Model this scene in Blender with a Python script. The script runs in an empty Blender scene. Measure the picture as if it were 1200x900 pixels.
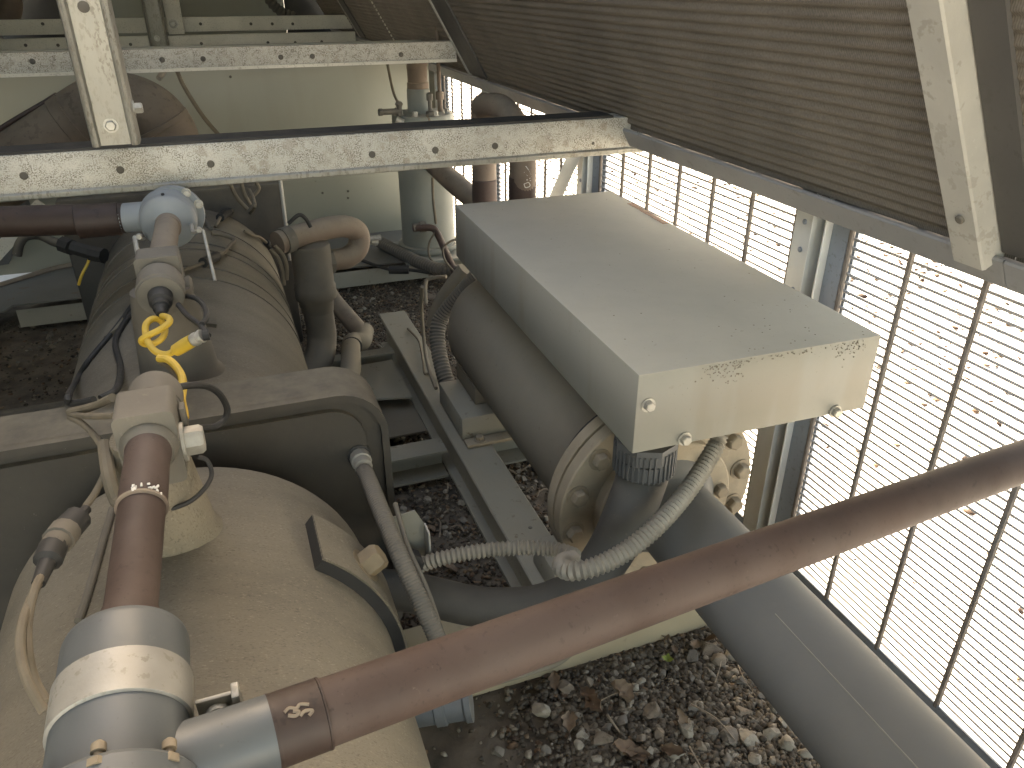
import bpy, bmesh, math, random
import numpy as np
from mathutils import Vector, Matrix, noise

random.seed(7); rng = np.random.default_rng(7)
R_ = math.radians
S = bpy.context.scene
COL = S.collection

# ------------------------------------------------------------------ camera
H = 1.30                                   # camera height above the ground
YAW, PITCH, FPX = R_(20.4), R_(27.7), 906.0
CF = Vector((math.sin(YAW)*math.cos(PITCH), math.cos(YAW)*math.cos(PITCH), -math.sin(PITCH)))
CR = Vector((math.cos(YAW), -math.sin(YAW), 0))
CU = CR.cross(CF)
CP = Vector((0, 0, H))
cam = bpy.data.cameras.new('camera'); cam.sensor_width = 36; cam.lens = FPX/1200*36
cam.clip_start = .02; cam.clip_end = 500
co = bpy.data.objects.new('camera', cam); COL.objects.link(co)
m = Matrix((CR, CU, -CF)).transposed().to_4x4(); m.translation = CP
co.matrix_world = m; S.camera = co

def at(u, v, x=None, y=None, z=None, d=None):
    """measured sight line through (u, v) met with a real plane of the place"""
    r = CF + CR*((u-600)/FPX) + CU*((450-v)/FPX)
    if d is not None: k = d
    elif x is not None: k = x/r.x
    elif y is not None: k = y/r.y
    else: k = (z-H)/r.z
    return CP + r*k

# ------------------------------------------------------------------ world, sun, exposure
SUN_EL, SUN_AZ = R_(36), R_(12)            # azimuth measured from +Y towards +X
w = bpy.data.worlds.new('World'); S.world = w; w.use_nodes = True
nt = w.node_tree; bg = nt.nodes['Background']
sky = nt.nodes.new('ShaderNodeTexSky'); sky.sky_type = 'NISHITA'; sky.sun_disc = False
sky.sun_elevation = SUN_EL; sky.sun_rotation = SUN_AZ; sky.air_density = 1.0; sky.dust_density = 3.0
nt.links.new(sky.outputs[0], bg.inputs[0]); bg.inputs[1].default_value = 0.15
sl = bpy.data.lights.new('sun', 'SUN'); sl.energy = 5.0; sl.angle = R_(.53); sl.color = (1, .96, .90)
so = bpy.data.objects.new('sun', sl); COL.objects.link(so)
sd = Vector((math.sin(SUN_AZ)*math.cos(SUN_EL), math.cos(SUN_AZ)*math.cos(SUN_EL), math.sin(SUN_EL)))
so.rotation_euler = sd.to_track_quat('Z', 'Y').to_euler(); so.location = (0, 0, 12)
S.view_settings.view_transform = 'Standard'; S.view_settings.look = 'None'
S.view_settings.gamma = 1; S.view_settings.use_curve_mapping = False
S.view_settings.exposure = 3.05
S.view_settings.use_white_balance = True
S.view_settings.white_balance_temperature = 8900
S.view_settings.white_balance_tint = 9
S.render.engine = 'CYCLES'
S.cycles.max_bounces = 10; S.cycles.diffuse_bounces = 6; S.cycles.caustics_reflective = False

# ------------------------------------------------------------------ materials
def mat(name, base, rough=.6, metal=0., dust=0., dust_col=(.27, .235, .18), var=.18, vscale=6.,
        speck=None, speck2=None, bump=.15, bscale=60., spec=.4, dust_min=.35, stretch=(1, 1, 1), streak=None):
    """painted or bare surface: colour mottling, settled dust on upward faces, specks and fine relief"""
    M = bpy.data.materials.new(name); M.use_nodes = True
    t = M.node_tree; N = t.nodes; L = t.links; b = N['Principled BSDF']
    g = N.new('ShaderNodeNewGeometry')
    mp = N.new('ShaderNodeMapping'); mp.inputs['Scale'].default_value = stretch
    L.new(g.outputs['Position'], mp.inputs['Vector'])
    def nz(sc, det=5, ro=.6):
        n = N.new('ShaderNodeTexNoise'); n.inputs['Scale'].default_value = sc
        n.inputs['Detail'].default_value = det; n.inputs['Roughness'].default_value = ro
        L.new(mp.outputs[0], n.inputs['Vector']); return n.outputs['Fac']
    def mr(src, a, c, lo=0., hi=1.):
        r = N.new('ShaderNodeMapRange'); r.inputs['From Min'].default_value = a; r.inputs['From Max'].default_value = c
        r.inputs['To Min'].default_value = lo; r.inputs['To Max'].default_value = hi
        L.new(src, r.inputs['Value']); return r.outputs[0]
    def mix(fac, ca, cb):
        x = N.new('ShaderNodeMix'); x.data_type = 'RGBA'
        if isinstance(fac, float): x.inputs[0].default_value = fac
        else: L.new(fac, x.inputs[0])
        for i, c in ((6, ca), (7, cb)):
            if isinstance(c, tuple): x.inputs[i].default_value = (*c, 1)
            else: L.new(c, x.inputs[i])
        return x.outputs[2]
    def math_(op, a, c):
        x = N.new('ShaderNodeMath'); x.operation = op; x.use_clamp = True
        for i, q in ((0, a), (1, c)):
            if isinstance(q, (int, float)): x.inputs[i].default_value = q
            else: L.new(q, x.inputs[i])
        return x.outputs[0]
    n1 = nz(vscale)
    lo = tuple(c*(1-var) for c in base); hi = tuple(min(1, c*(1+var)) for c in base)
    col = mix(mr(n1, .3, .7), lo, hi)
    rf = mr(nz(vscale*4), .2, .8, max(.05, rough-.1), min(1, rough+.12))
    if streak:
        scol, sscale, th, amt = streak
        wv = N.new('ShaderNodeTexNoise'); wv.inputs['Scale'].default_value = sscale; wv.inputs['Detail'].default_value = 6
        mp2 = N.new('ShaderNodeMapping'); mp2.inputs['Scale'].default_value = (1, 1, .18)
        L.new(g.outputs['Position'], mp2.inputs['Vector']); L.new(mp2.outputs[0], wv.inputs['Vector'])
        col = mix(mr(wv.outputs['Fac'], th, th+.12, 0, amt), col, scol)
    if dust > 0:
        sx = N.new('ShaderNodeSeparateXYZ'); L.new(g.outputs['Normal'], sx.inputs[0])
        up = mr(sx.outputs['Z'], -.1, .75)
        f = math_('MULTIPLY', up, mr(nz(vscale*2.2, 7, .7), .28, .62, dust_min, 1.))
        f = math_('MULTIPLY', f, float(dust))
        col = mix(f, col, dust_col)
        rf2 = N.new('ShaderNodeMix'); rf2.data_type = 'FLOAT'
        L.new(f, rf2.inputs[0]); L.new(rf, rf2.inputs[2]); rf2.inputs[3].default_value = .95
        rf = rf2.outputs[0]
        if metal > 0:
            L.new(math_('MULTIPLY', math_('SUBTRACT', 1., f), float(metal)), b.inputs['Metallic'])
    elif metal > 0: b.inputs['Metallic'].default_value = metal
    for sp in (speck, speck2):
        if not sp: continue
        scol, sscale, th, amt = sp
        f = mr(nz(sscale, 3, .65), th, th+.06, 0, amt)
        f = math_('MULTIPLY', f, mr(nz(sscale*.13, 2), .38, .6, .25, 1.))
        col = mix(f, col, scol)
    L.new(col, b.inputs['Base Color']); L.new(rf, b.inputs['Roughness'])
    b.inputs['Specular IOR Level'].default_value = spec
    if bump > 0:
        bp = N.new('ShaderNodeBump'); bp.inputs['Strength'].default_value = bump; bp.inputs['Distance'].default_value = .004
        L.new(nz(bscale, 4), bp.inputs['Height']); L.new(bp.outputs[0], b.inputs['Normal'])
    return M

DUST = (.30, .255, .185)
MT = dict(
 beam   = mat('galvanised_speckled', (.47, .452, .40), .5, .2, speck=((.11, .088, .06), 330, .49, .8), speck2=((.24, .195, .14), 26, .55, .5), var=.14, bump=.25, bscale=300),
 beam2  = mat('galvanised_dull', (.58, .555, .48), .5, .15, dust=.2, dust_col=(.5, .45, .36), speck=((.25, .22, .17), 120, .56, .5), var=.12),
 hang   = mat('galvanised_stained', (.29, .278, .24), .45, .3, speck=((.15, .13, .1), 150, .53, .6), speck2=((.19, .17, .138), 22, .54, .6), var=.2, stretch=(1, 1, .45)),
 post   = mat('galvanised_bluish', (.26, .29, .33), .5, .3, dust=.2, var=.12, speck=((.15, .15, .15), 90, .58, .5)),  # darker bluish copy of the post metal, shade put into recessed webs
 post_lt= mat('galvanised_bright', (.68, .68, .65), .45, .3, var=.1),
 rod    = mat('rusty_rod', (.16, .138, .122), .7, .1, var=.3, vscale=40, bump=0),
 wire   = mat('coated_wire', (.33, .325, .32), .5, .1, var=.1, bump=0),
 box    = mat('box_grey_paint', (.245, .238, .208), .6, 0, dust=.95, dust_min=.82, dust_col=(.46, .420, .342), var=.06, vscale=3, speck=((.13, .11, .08), 170, .68, .7), speck2=((.22, .19, .15), 60, .66, .3), bump=.05, streak=((.205, .18, .138), 11, .50, .5)),  # dust on the lid, paled further so the top reads as lit from above
 comp   = mat('compressor_dusty_paint', (.155, .135, .10), .78, 0, dust=.65, dust_col=(.205, .18, .138), var=.4, vscale=3.2, stretch=(1, 2.6, 1), speck=((.085, .072, .053), 240, .55, .6), speck2=((.32, .28, .205), 170, .59, .5), bump=.2, bscale=210, streak=((.095, .082, .06), 4, .46, .7)),
 bend   = mat('suction_brown', (.085, .066, .048), .8, 0, dust=.5, dust_col=(.20, .162, .115), var=.35, vscale=8, speck=((.055, .043, .03), 40, .55, .6), bump=.3, bscale=30),
 deck   = mat('deck_grey', (.13, .13, .118), .8, 0, dust=.4, dust_col=(.19, .175, .145), var=.2, vscale=5, speck=((.15, .09, .05), 14, .62, .6)),
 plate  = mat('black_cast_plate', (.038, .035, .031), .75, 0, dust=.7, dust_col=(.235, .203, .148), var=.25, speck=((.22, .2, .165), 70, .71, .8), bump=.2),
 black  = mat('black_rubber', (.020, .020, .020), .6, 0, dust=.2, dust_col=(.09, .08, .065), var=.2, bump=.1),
 insul  = mat('dark_insulation', (.18, .158, .122), .9, 0, dust=.5, dust_col=(.23, .198, .15), var=.14, vscale=4, bump=.1, bscale=120, speck=((.1, .085, .065), 60, .66, .5)),
 wpipe  = mat('water_pipe_grey', (.13, .126, .116), .75, 0, dust=.35, dust_col=(.19, .175, .15), var=.12, vscale=5, bump=.06, speck=((.2, .18, .15), 50, .7, .4)),
 flange = mat('flange_dusty_rust', (.26, .215, .155), .8, 0, dust=.4, dust_col=(.30, .255, .185), var=.22, vscale=14, speck=((.18, .11, .06), 60, .62, .5), speck2=((.34, .29, .22), 30, .6, .5), bump=.2),
 copper = mat('aged_copper', (.056, .034, .027), .66, .08, dust=.2, dust_col=(.085, .066, .056), var=.32, vscale=5, speck=((.033, .023, .019), 160, .60, .6), speck2=((.14, .112, .093), 120, .69, .5), bump=.08, streak=((.088, .062, .053), 8, .46, .55)),
 copdk  = mat('aged_copper_dark', (.036, .022, .018), .55, .1, dust=.25, dust_col=(.06, .047, .038), var=.3, vscale=22, speck=((.02, .014, .012), 60, .58, .7), bump=.06),
 copdu  = mat('aged_copper_dusty', (.165, .125, .098), .65, .1, dust=.8, dust_col=(.27, .228, .172), var=.22, vscale=9, bump=.08, speck=((.1, .07, .05), 80, .62, .5)),
 bgrey  = mat('blue_grey_paint', (.076, .088, .095), .42, 0, dust=.25, dust_col=(.115, .115, .11), var=.12, vscale=9, speck=((.055, .055, .05), 200, .65, .6), speck2=((.15, .145, .13), 60, .68, .4), bump=.05, spec=.5),
 bgrey2 = mat('blue_grey_paint_pale', (.21, .235, .25), .45, 0, dust=.3, dust_col=(.26, .245, .21), var=.1, vscale=12, speck=((.15, .15, .14), 200, .65, .5), bump=.05),
 band   = mat('strap_steel', (.285, .28, .26), .42, .3, dust=.25, dust_col=(.22, .2, .165), var=.2, vscale=14, speck=((.16, .145, .115), 120, .58, .6)),
 brass  = mat('brass_bolt', (.20, .155, .10), .6, .3, dust=.4, dust_col=(.22, .18, .125), var=.25, vscale=40),
 bolt   = mat('zinc_bolt', (.40, .385, .34), .45, .45, dust=.3, var=.2, vscale=60),
 rust   = mat('rusty_bolt', (.21, .17, .12), .7, .1, dust=.4, var=.2, vscale=50),
 valve  = mat('valve_block', (.12, .11, .092), .65, .05, dust=.25, dust_col=(.2, .175, .135), var=.2, vscale=14, speck=((.22, .19, .15), 60, .62, .5)),
 boss   = mat('boss_dark', (.10, .09, .075), .7, 0, dust=.35, dust_col=(.22, .19, .145), var=.2, vscale=12),
 flex   = mat('metal_flex', (.24, .22, .185), .5, .3, dust=.4, dust_col=(.25, .22, .17), var=.18, vscale=30, bump=0),
 cond   = mat('grey_conduit', (.11, .102, .088), .75, 0, dust=.45, dust_col=(.2, .17, .13), var=.15, vscale=20, bump=.1, speck=((.25, .21, .16), 120, .64, .4)),
 bcond  = mat('black_conduit', (.052, .05, .045), .6, 0, dust=.35, dust_col=(.10, .092, .076), var=.15, vscale=20, bump=.1, speck=((.12, .105, .08), 120, .64, .4)),
 gland  = mat('gland_plastic', (.075, .078, .08), .5, 0, dust=.2, var=.1),
 wgland = mat('gland_pale', (.33, .31, .27), .6, 0, dust=.5, var=.1),
 yellow = mat('yellow_cable', (.62, .40, .05), .55, 0, dust=.45, dust_col=(.40, .29, .11), var=.12, vscale=40, bump=0),
 tan    = mat('tan_cable', (.135, .113, .083), .75, 0, var=.2, vscale=30, dust=.35, dust_col=(.20, .17, .122), bump=0),
 red    = mat('red_tape', (.42, .10, .09), .6, 0, dust=.4, var=.15, vscale=60),
 orange = mat('orange_line', (.42, .20, .12), .6, 0, dust=.3, var=.2, vscale=40),
 fins   = None,
 coilend= mat('coil_end_plate', (.085, .08, .075), .6, .1, dust=.1, var=.15, speck=((.05, .045, .04), 60, .6, .4)),
 coilfr = mat('coil_frame', (.25, .25, .25), .5, .2, dust=.1, var=.12, speck=((.13, .12, .11), 60, .6, .4)),
 strut  = mat('coil_strut', (.40, .385, .345), .55, .15, dust=.1, var=.12, vscale=10, speck=((.25, .23, .19), 40, .56, .5), speck2=((.48, .46, .42), 90, .64, .4)),
 rail   = mat('skid_grey_paint', (.24, .232, .195), .65, 0, dust=.6, dust_col=(.27, .238, .18), var=.12, vscale=5, speck=((.14, .10, .06), 40, .63, .7), bump=.1),
 railtan= mat('skid_tan', (.33, .275, .185), .7, 0, dust=.6, dust_col=(.34, .29, .20), var=.12, vscale=5, speck=((.16, .12, .08), 40, .66, .6), bump=.1),
 wall   = mat('wall_green_grey', (.27, .272, .225), .5, 0, var=.06, vscale=2, dust=.2, speck=((.16, .15, .12), 30, .72, .7), bump=.04, streak=((.23, .225, .185), 6, .56, .35)),
 vessel = mat('vessel_green_grey', (.19, .205, .185), .5, 0, dust=.6, dust_col=(.32, .29, .225), var=.1, vscale=6, bump=.06),
 mud    = mat('dried_mud', (.19, .16, .125), .9, 0, var=.3, vscale=80, bump=0),
 soil   = mat('soil', (.115, .094, .072), .95, 0, var=.4, vscale=14, speck=((.12, .10, .08), 120, .6, .6), speck2=((.10, .07, .045), 40, .6, .5), bump=.9, bscale=55),
 pave   = mat('pale_paving', (.70, .695, .68), .9, 0, var=.1, vscale=1.2, speck=((.4, .33, .25), 25, .68, .5), bump=.1, bscale=40),
 leaf   = mat('dry_leaf', (.13, .085, .055), .85, 0, var=.4, vscale=30),
 leaf2  = mat('dry_leaf_tan', (.20, .145, .10), .85, 0, var=.3, vscale=60, bump=.3),
 twig   = mat('twig', (.24, .19, .14), .85, 0, var=.25, vscale=60),
 green  = mat('weed_leaf', (.16, .20, .03), .6, 0, var=.3, vscale=90),
 peb    = mat('pebbles', (.15, .138, .122), .85, 0, var=.7, vscale=60, bump=.3, bscale=200),
 st1    = mat('stone_pale', (.25, .222, .178), .9, 0, var=.25, vscale=40, bump=.4, bscale=120, speck=((.12, .098, .07), 90, .55, .7)),
 st2    = mat('stone_tan', (.18, .145, .108), .9, 0, var=.25, vscale=40, bump=.4, bscale=120, speck=((.09, .07, .05), 90, .55, .7)),
 st3    = mat('stone_grey', (.145, .128, .107), .9, 0, var=.25, vscale=40, bump=.4, bscale=120, speck=((.085, .07, .055), 90, .55, .7)),
 white  = mat('flux_white', (.62, .60, .56), .7, 0, var=.1, vscale=80, bump=0),
 shade_roof   = mat('shade_roof_metal', (.30, .30, .28), .5, .2, var=.1),
)
def fin_mat():
    M = bpy.data.materials.new('coil_fins'); M.use_nodes = True
    t = M.node_tree; N = t.nodes; L = t.links; b = N['Principled BSDF']
    g = N.new('ShaderNodeNewGeometry'); sx = N.new('ShaderNodeSeparateXYZ'); L.new(g.outputs['Position'], sx.inputs[0])
    def M_(op, a, c=0.):
        x = N.new('ShaderNodeMath'); x.operation = op
        for i, q in ((0, a), (1, c)):
            if isinstance(q, (int, float)): x.inputs[i].default_value = q
            else: L.new(q, x.inputs[i])
        return x.outputs[0]
    fin = M_('ABSOLUTE', M_('SINE', M_('MULTIPLY', sx.outputs['Y'], math.pi/.0036)))
    n = N.new('ShaderNodeTexNoise'); n.inputs['Scale'].default_value = 7; n.inputs['Detail'].default_value = 6
    L.new(g.outputs['Position'], n.inputs['Vector'])
    n2 = N.new('ShaderNodeTexNoise'); n2.inputs['Scale'].default_value = 260; n2.inputs['Detail'].default_value = 3
    L.new(g.outputs['Position'], n2.inputs['Vector'])
    f = M_('ADD', M_('MULTIPLY', fin, .30), M_('ADD', M_('MULTIPLY', n.outputs['Fac'], .4), M_('MULTIPLY', n2.outputs['Fac'], .5)))
    cr = N.new('ShaderNodeValToRGB'); e = cr.color_ramp.elements
    e[0].position = .25; e[0].color = (.05, .044, .037, 1); e[1].position = 1.0; e[1].color = (.25, .215, .175, 1)
    L.new(f, cr.inputs[0]); L.new(cr.outputs[0], b.inputs['Base Color'])
    b.inputs['Roughness'].default_value = .65; b.inputs['Metallic'].default_value = .2
    bp = N.new('ShaderNodeBump'); bp.inputs['Strength'].default_value = .12; bp.inputs['Distance'].default_value = .001
    L.new(n2.outputs['Fac'], bp.inputs['Height']); L.new(bp.outputs[0], b.inputs['Normal'])
    return M
MT['fins'] = fin_mat()

# ------------------------------------------------------------------ mesh builder and scene graph helpers
class MB:
    def __init__(s): s.v = []; s.f = []
    def add(s, vs, fs):
        o = len(s.v); s.v += [tuple(v) for v in vs]; s.f += [tuple(i+o for i in f) for f in fs]; return s
    def box(s, c, size, rot=None, bev=0.):
        bm = bmesh.new(); bmesh.ops.create_cube(bm, size=1)
        bmesh.ops.scale(bm, vec=size, verts=bm.verts)
        if bev > 0: bmesh.ops.bevel(bm, geom=bm.edges[:], offset=bev, segments=2, affect='EDGES', profile=.5)
        q = rot.to_4x4() if rot else Matrix(); q = Matrix.Translation(c) @ q
        bm.transform(q); bm.verts.index_update()
        s.add([v.co[:] for v in bm.verts], [[v.index for v in f.verts] for f in bm.faces]); bm.free(); return s
    def mm(s, a, b, bev=0.):
        a, b = Vector(a), Vector(b); d = b-a
        return s.box((a+b)/2, (abs(d.x), abs(d.y), abs(d.z)), None, bev)
    def ext(s, prof, o, A, B, Lv):
        """closed 2-D profile in axes A, B at o swept along Lv"""
        o, A, B, Lv = Vector(o), Vector(A), Vector(B), Vector(Lv)
        n = len(prof); p = [o+A*a+B*b for a, b in prof]
        vs = p+[q+Lv for q in p]
        fs = [(i, (i+1) % n, n+(i+1) % n, n+i) for i in range(n)]+[tuple(range(n-1, -1, -1)), tuple(range(n, 2*n))]
        if A.cross(B).dot(Lv) < 0: fs = [f[::-1] for f in fs]
        area = sum(prof[i][0]*prof[(i+1) % n][1]-prof[(i+1) % n][0]*prof[i][1] for i in range(n))
        if area < 0: fs = [f[::-1] for f in fs]
        return s.add(vs, fs)
    def lathe(s, o, axis, prof, n=32, a0=0., a1=2*math.pi):
        o, ax = Vector(o), Vector(axis).normalized()
        e = ax.orthogonal().normalized() if abs(ax.y) < .9 else (Vector((1, 0, 0))-ax*ax.x).normalized()
        g = ax.cross(e); full = abs(a1-a0-2*math.pi) < 1e-6; k = n if full else n+1
        vs = []; fs = []
        for t, r in prof:
            for i in range(k):
                a = a0+(a1-a0)*i/n
                vs.append(o+ax*t+(e*math.cos(a)+g*math.sin(a))*r)
        for j in range(len(prof)-1):
            for i in range(n):
                i2 = (i+1) % k
                fs.append((j*k+i, j*k+i2, (j+1)*k+i2, (j+1)*k+i))
        if full:
            if prof[0][1] > 1e-5: fs.append(tuple(range(k-1, -1, -1)))
            if prof[-1][1] > 1e-5: fs.append(tuple((len(prof)-1)*k+i for i in range(k)))
        return s.add(vs, fs)
    def tube(s, pts, r, n=12, smooth=True, step=None, ribs=None, flat=None):
        """pipe along a path; ribs=(pitch, depth) corrugates it"""
        pts = [Vector(p) for p in pts]
        if smooth and len(pts) > 2: pts = spline(pts, 10)
        Ls = [0]
        for a, b in zip(pts, pts[1:]): Ls.append(Ls[-1]+(b-a).length)
        tot = Ls[-1]
        if ribs:
            k = max(3, int(tot/ribs[0]*4)); ss = [tot*i/k for i in range(k+1)]; q = []
            j = 0
            for x in ss:
                while j < len(Ls)-2 and Ls[j+1] < x: j += 1
                f = (x-Ls[j])/max(1e-9, Ls[j+1]-Ls[j]); q.append(pts[j].lerp(pts[j+1], min(1, max(0, f))))
            pts = q; rr = [r+ribs[1]*(.5, 0, -.5, 0)[i % 4] for i in range(len(pts))]
        else:
            rr = [r(l/tot) if callable(r) else r for l in Ls]
        T = []
        for i in range(len(pts)):
            a = pts[max(0, i-1)]; b = pts[min(len(pts)-1, i+1)]; T.append((b-a).normalized())
        e = T[0].orthogonal().normalized(); vs = []; fs = []
        for i, p in enumerate(pts):
            e = (e-T[i]*e.dot(T[i])).normalized(); g = T[i].cross(e)
            for k in range(n):
                a = 2*math.pi*k/n; vs.append(p+(e*math.cos(a)+g*math.sin(a))*rr[i])
        for i in range(len(pts)-1):
            for k in range(n):
                k2 = (k+1) % n; fs.append((i*n+k, i*n+k2, (i+1)*n+k2, (i+1)*n+k))
        fs.append(tuple(range(n-1, -1, -1))); fs.append(tuple((len(pts)-1)*n+k for k in range(n)))
        return s.add(vs, fs)
    def hexa(s, o, axis, r, h, cham=.0):
        return s.lathe(o, axis, [(0, r), (h*.8, r), (h, r*.82)], 6)
    def mesh(s, name, material, off, ang=35):
        me = bpy.data.meshes.new(name)
        me.from_pydata([(v[0]-off[0], v[1]-off[1], v[2]-off[2]) for v in s.v], [], s.f)
        me.materials.append(material); me.polygons.foreach_set('use_smooth', [True]*len(me.polygons))
        me.update(); me.set_sharp_from_angle(angle=R_(ang)); return me
    def build(s, name, material, parent=None, ang=35):
        if isinstance(material, str): material = MT[material]
        if parent is None:
            V = np.array(s.v); a, b = V.min(0), V.max(0); off = Vector(((a[0]+b[0])/2, (a[1]+b[1])/2, a[2]))
            o = bpy.data.objects.new(name, s.mesh(name, material, off, ang)); o.location = off
        else:
            off = wloc(parent)
            o = bpy.data.objects.new(name, s.mesh(name, material, off, ang)); o.parent = parent
        COL.objects.link(o); return o
def wloc(o):
    v = Vector(o.location); p = o.parent
    while p: v = v+p.location; p = p.parent
    return v
def spline(P, k):
    Q = [P[0]*2-P[1]]+P+[P[-1]*2-P[-2]]; out = []
    for i in range(1, len(Q)-2):
        a, b, c, d = Q[i-1:i+3]
        for j in range(k):
            t = j/k
            out.append(.5*((2*b)+(c-a)*t+(2*a-5*b+4*c-d)*t*t+(3*b-a-3*c+d)*t**3))
    out.append(P[-1].copy()); return out
def tag(o, label, cat, group=None, kind=None):
    o['label'] = label; o['category'] = cat
    if group: o['group'] = group
    if kind: o['kind'] = kind
    return o
def struct(o): o['kind'] = 'structure'; return o
def thing(name, loc, label, cat, group=None):
    o = bpy.data.objects.new(name, None); COL.objects.link(o); o.location = loc; o.empty_display_size = .05
    return tag(o, label, cat, group)
_cache = {}
def inst(name, key, maker, material, parent, pos, axis=(0, 0, 1), scale=1., spin=0.):
    """a small repeated part sharing its mesh; template built along +Z at the origin"""
    k = (key, material)
    if k not in _cache: _cache[k] = maker().mesh(name, MT[material], (0, 0, 0))
    o = bpy.data.objects.new(name, _cache[k]); COL.objects.link(o)
    if parent: o.parent = parent; o.location = Vector(pos)-wloc(parent)
    else: o.location = pos
    o.rotation_mode = 'QUATERNION'
    o.rotation_quaternion = Vector(axis).to_track_quat('Z', 'Y') @ Matrix.Rotation(spin, 3, 'Z').to_quaternion()
    o.scale = (scale,)*3
    return o
def hexbolt(parent, pos, axis, r=.016, h=.012, material='rust', name='bolt', washer=True):
    def mk():
        m = MB()
        if washer: m.lathe((0, 0, -.001), (0, 0, 1), [(0, r*1.35), (.0035, r*1.35), (.0036, 0)], 16)
        m.hexa((0, 0, .0025 if washer else 0), (0, 0, 1), r, h); return m
    return inst(name, ('hex', r, h, washer), mk, material, parent, pos, axis, 1., random.random())
def disc(parent, pos, axis, r, h, material, name):
    return inst(name, ('disc', r, h), lambda: MB().lathe((0, 0, 0), (0, 0, 1), [(-.002, r), (h*.6, r), (h, r*.8)], 14), material, parent, pos, axis)

X, Y, Z = Vector((1, 0, 0)), Vector((0, 1, 0)), Vector((0, 0, 1))

# ------------------------------------------------------------------ ground
def sheet(x0, x1, y0, y1, z, nx, ny, amp=0., sc=3.):
    mb = MB(); vs = []; fs = []
    for j in range(ny+1):
        for i in range(nx+1):
            x = x0+(x1-x0)*i/nx; y = y0+(y1-y0)*j/ny
            vs.append((x, y, z+(amp*noise.fractal(Vector((x*sc, y*sc, 0)), .8, 2.1, 4) if amp else 0)))
    for j in range(ny):
        for i in range(nx):
            a = j*(nx+1)+i; fs.append((a, a+1, a+nx+2, a+nx+1))
    return mb.add(vs, fs)
struct(sheet(-120, 120, -120, 120, -.035, 2, 2).build('ground', 'pave'))
struct(sheet(-1.7, 1.16, -.6, 3.9, -.006, 190, 290, .011, 9).build('soil', 'soil', ang=180))

# ------------------------------------------------------------------ large structure: walls, added overhead shade, beams, posts, coils
AXC = -.142
GX = 1.14                                   # plane of the wire guards
WY = 4.05                                   # face of the bulkhead panel
struct(MB().mm((-1.75, -2.6, 2.30), (1.45, .50, 2.34)).mm((-1.75, 2.35, 2.30), (1.45, 9.5, 2.34)).build('shade_roof', 'shade_roof'))  # unseen cover added overhead, its openings placed to steer sun and sky light
t = thing('bulkhead_wall', (-.3, WY, .07), 'grey green sheet metal bulkhead wall behind the compressors', 'wall')
MB().mm((-1.75, WY, .07), (1.06, WY+.03, 1.03), .002).build('panel', 'wall', t)
for u, v in ((378, 226), (408, 224), (408, 232), (270, 90)):
    disc(t, at(u, v, y=WY), -Y, .006, .004, 'boss', 'rivet')
t = thing('end_panel', (0, 7.4, 0), 'pale grey green end panel glimpsed above the far channel beams', 'panel')  # glimpsed strip is real; extra width and height added to block light
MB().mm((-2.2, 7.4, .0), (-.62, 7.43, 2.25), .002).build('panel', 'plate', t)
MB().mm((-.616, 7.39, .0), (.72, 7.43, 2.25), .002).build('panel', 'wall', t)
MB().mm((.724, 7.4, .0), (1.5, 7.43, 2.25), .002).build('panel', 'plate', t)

def cprof(h, d, th=.004, lip=.014):
    # channel: web at a=0, open to +a; b from 0 to h
    return [(0, 0), (d, 0), (d, lip), (d-th, lip), (d-th, th), (th, th), (th, h-th), (d-th, h-th), (d-th, h-lip), (d, h-lip), (d, h), (0, h)]
# front crossbeam
BY = 1.97
t = thing('channel_beam', (-.4, BY, .872), 'speckled galvanised channel beam crossing in front of the compressors, nearest of the beams', 'beam', 'galvanised channel beams across the machine')
MB().ext([(0, .004), (.003, 0), (.075, 0), (.075, .012), (.071, .012), (.071, .004), (.006, .004), (.006, .086), (.071, .086), (.071, .08), (.075, .08), (.075, .09), (.002, .09), (0, .087)],
         (-2.3, BY, .872), Y, Z, X*3.425).build('web', 'beam', t)
MB().ext([(-.008, -.004), (-.001, -.007), (.003, -.004), (.003, .009), (-.003, .010), (-.008, .006)], (-2.3, BY, .872), Y, Z, X*3.425).build('lower_lip', 'hang', t)
MB().mm((-2.3, BY+.004, .9625), (1.03, BY+.09, .968)).build('dark_strip', 'black', t)  # dark strip standing for the dusty, shaded band along the beam top
for u, v in ((28, 206), (141, 199), (247, 192), (436, 181), (510, 176), (580, 171)):
    disc(t, at(u, v, y=BY), -Y, .0085, .003, 'boss', 'plug')
disc(t, at(695, 168, y=BY), -Y, .004, .003, 'boss', 'plug')
# far beams
def farbeam(y, z0, z1, x0, x1, mname, label, holes, depth=.06):
    t = thing('channel_beam', ((x0+x1)/2, y, z0), label, 'beam', 'galvanised channel beams across the machine')
    h = z1-z0
    MB().ext([(0, 0), (depth, 0), (depth, .004), (.004, .004), (.004, h-.004), (depth, h-.004), (depth, h), (0, h)], (x0, y, z0), Y, Z, X*(x1-x0)).build('web', mname, t)
    MB().mm((x0, y-.006, z0-.004), (x1, y-.001, z0+.008)).build('lower_lip', 'beam2', t)
    for u, v in holes: disc(t, at(u, v, y=y), -Y, .010, .003, 'boss', 'plug')
    return t
farbeam(3.42, .988, 1.064, -2.2, 1.02, 'beam', 'dimpled channel beam along the top edge of the bulkhead wall', [(38, 72), (190, 70), (238, 69), (329, 67), (366, 66), (470, 64)])
farbeam(6.0, .895, .965, -3.2, 1.05, 'beam2', 'plain narrow channel beam beyond the bulkhead wall, lower of the two stacked there', [(30, 53), (68, 53), (153, 52), (236, 51), (314, 50), (346, 50), (377, 49)])
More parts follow.
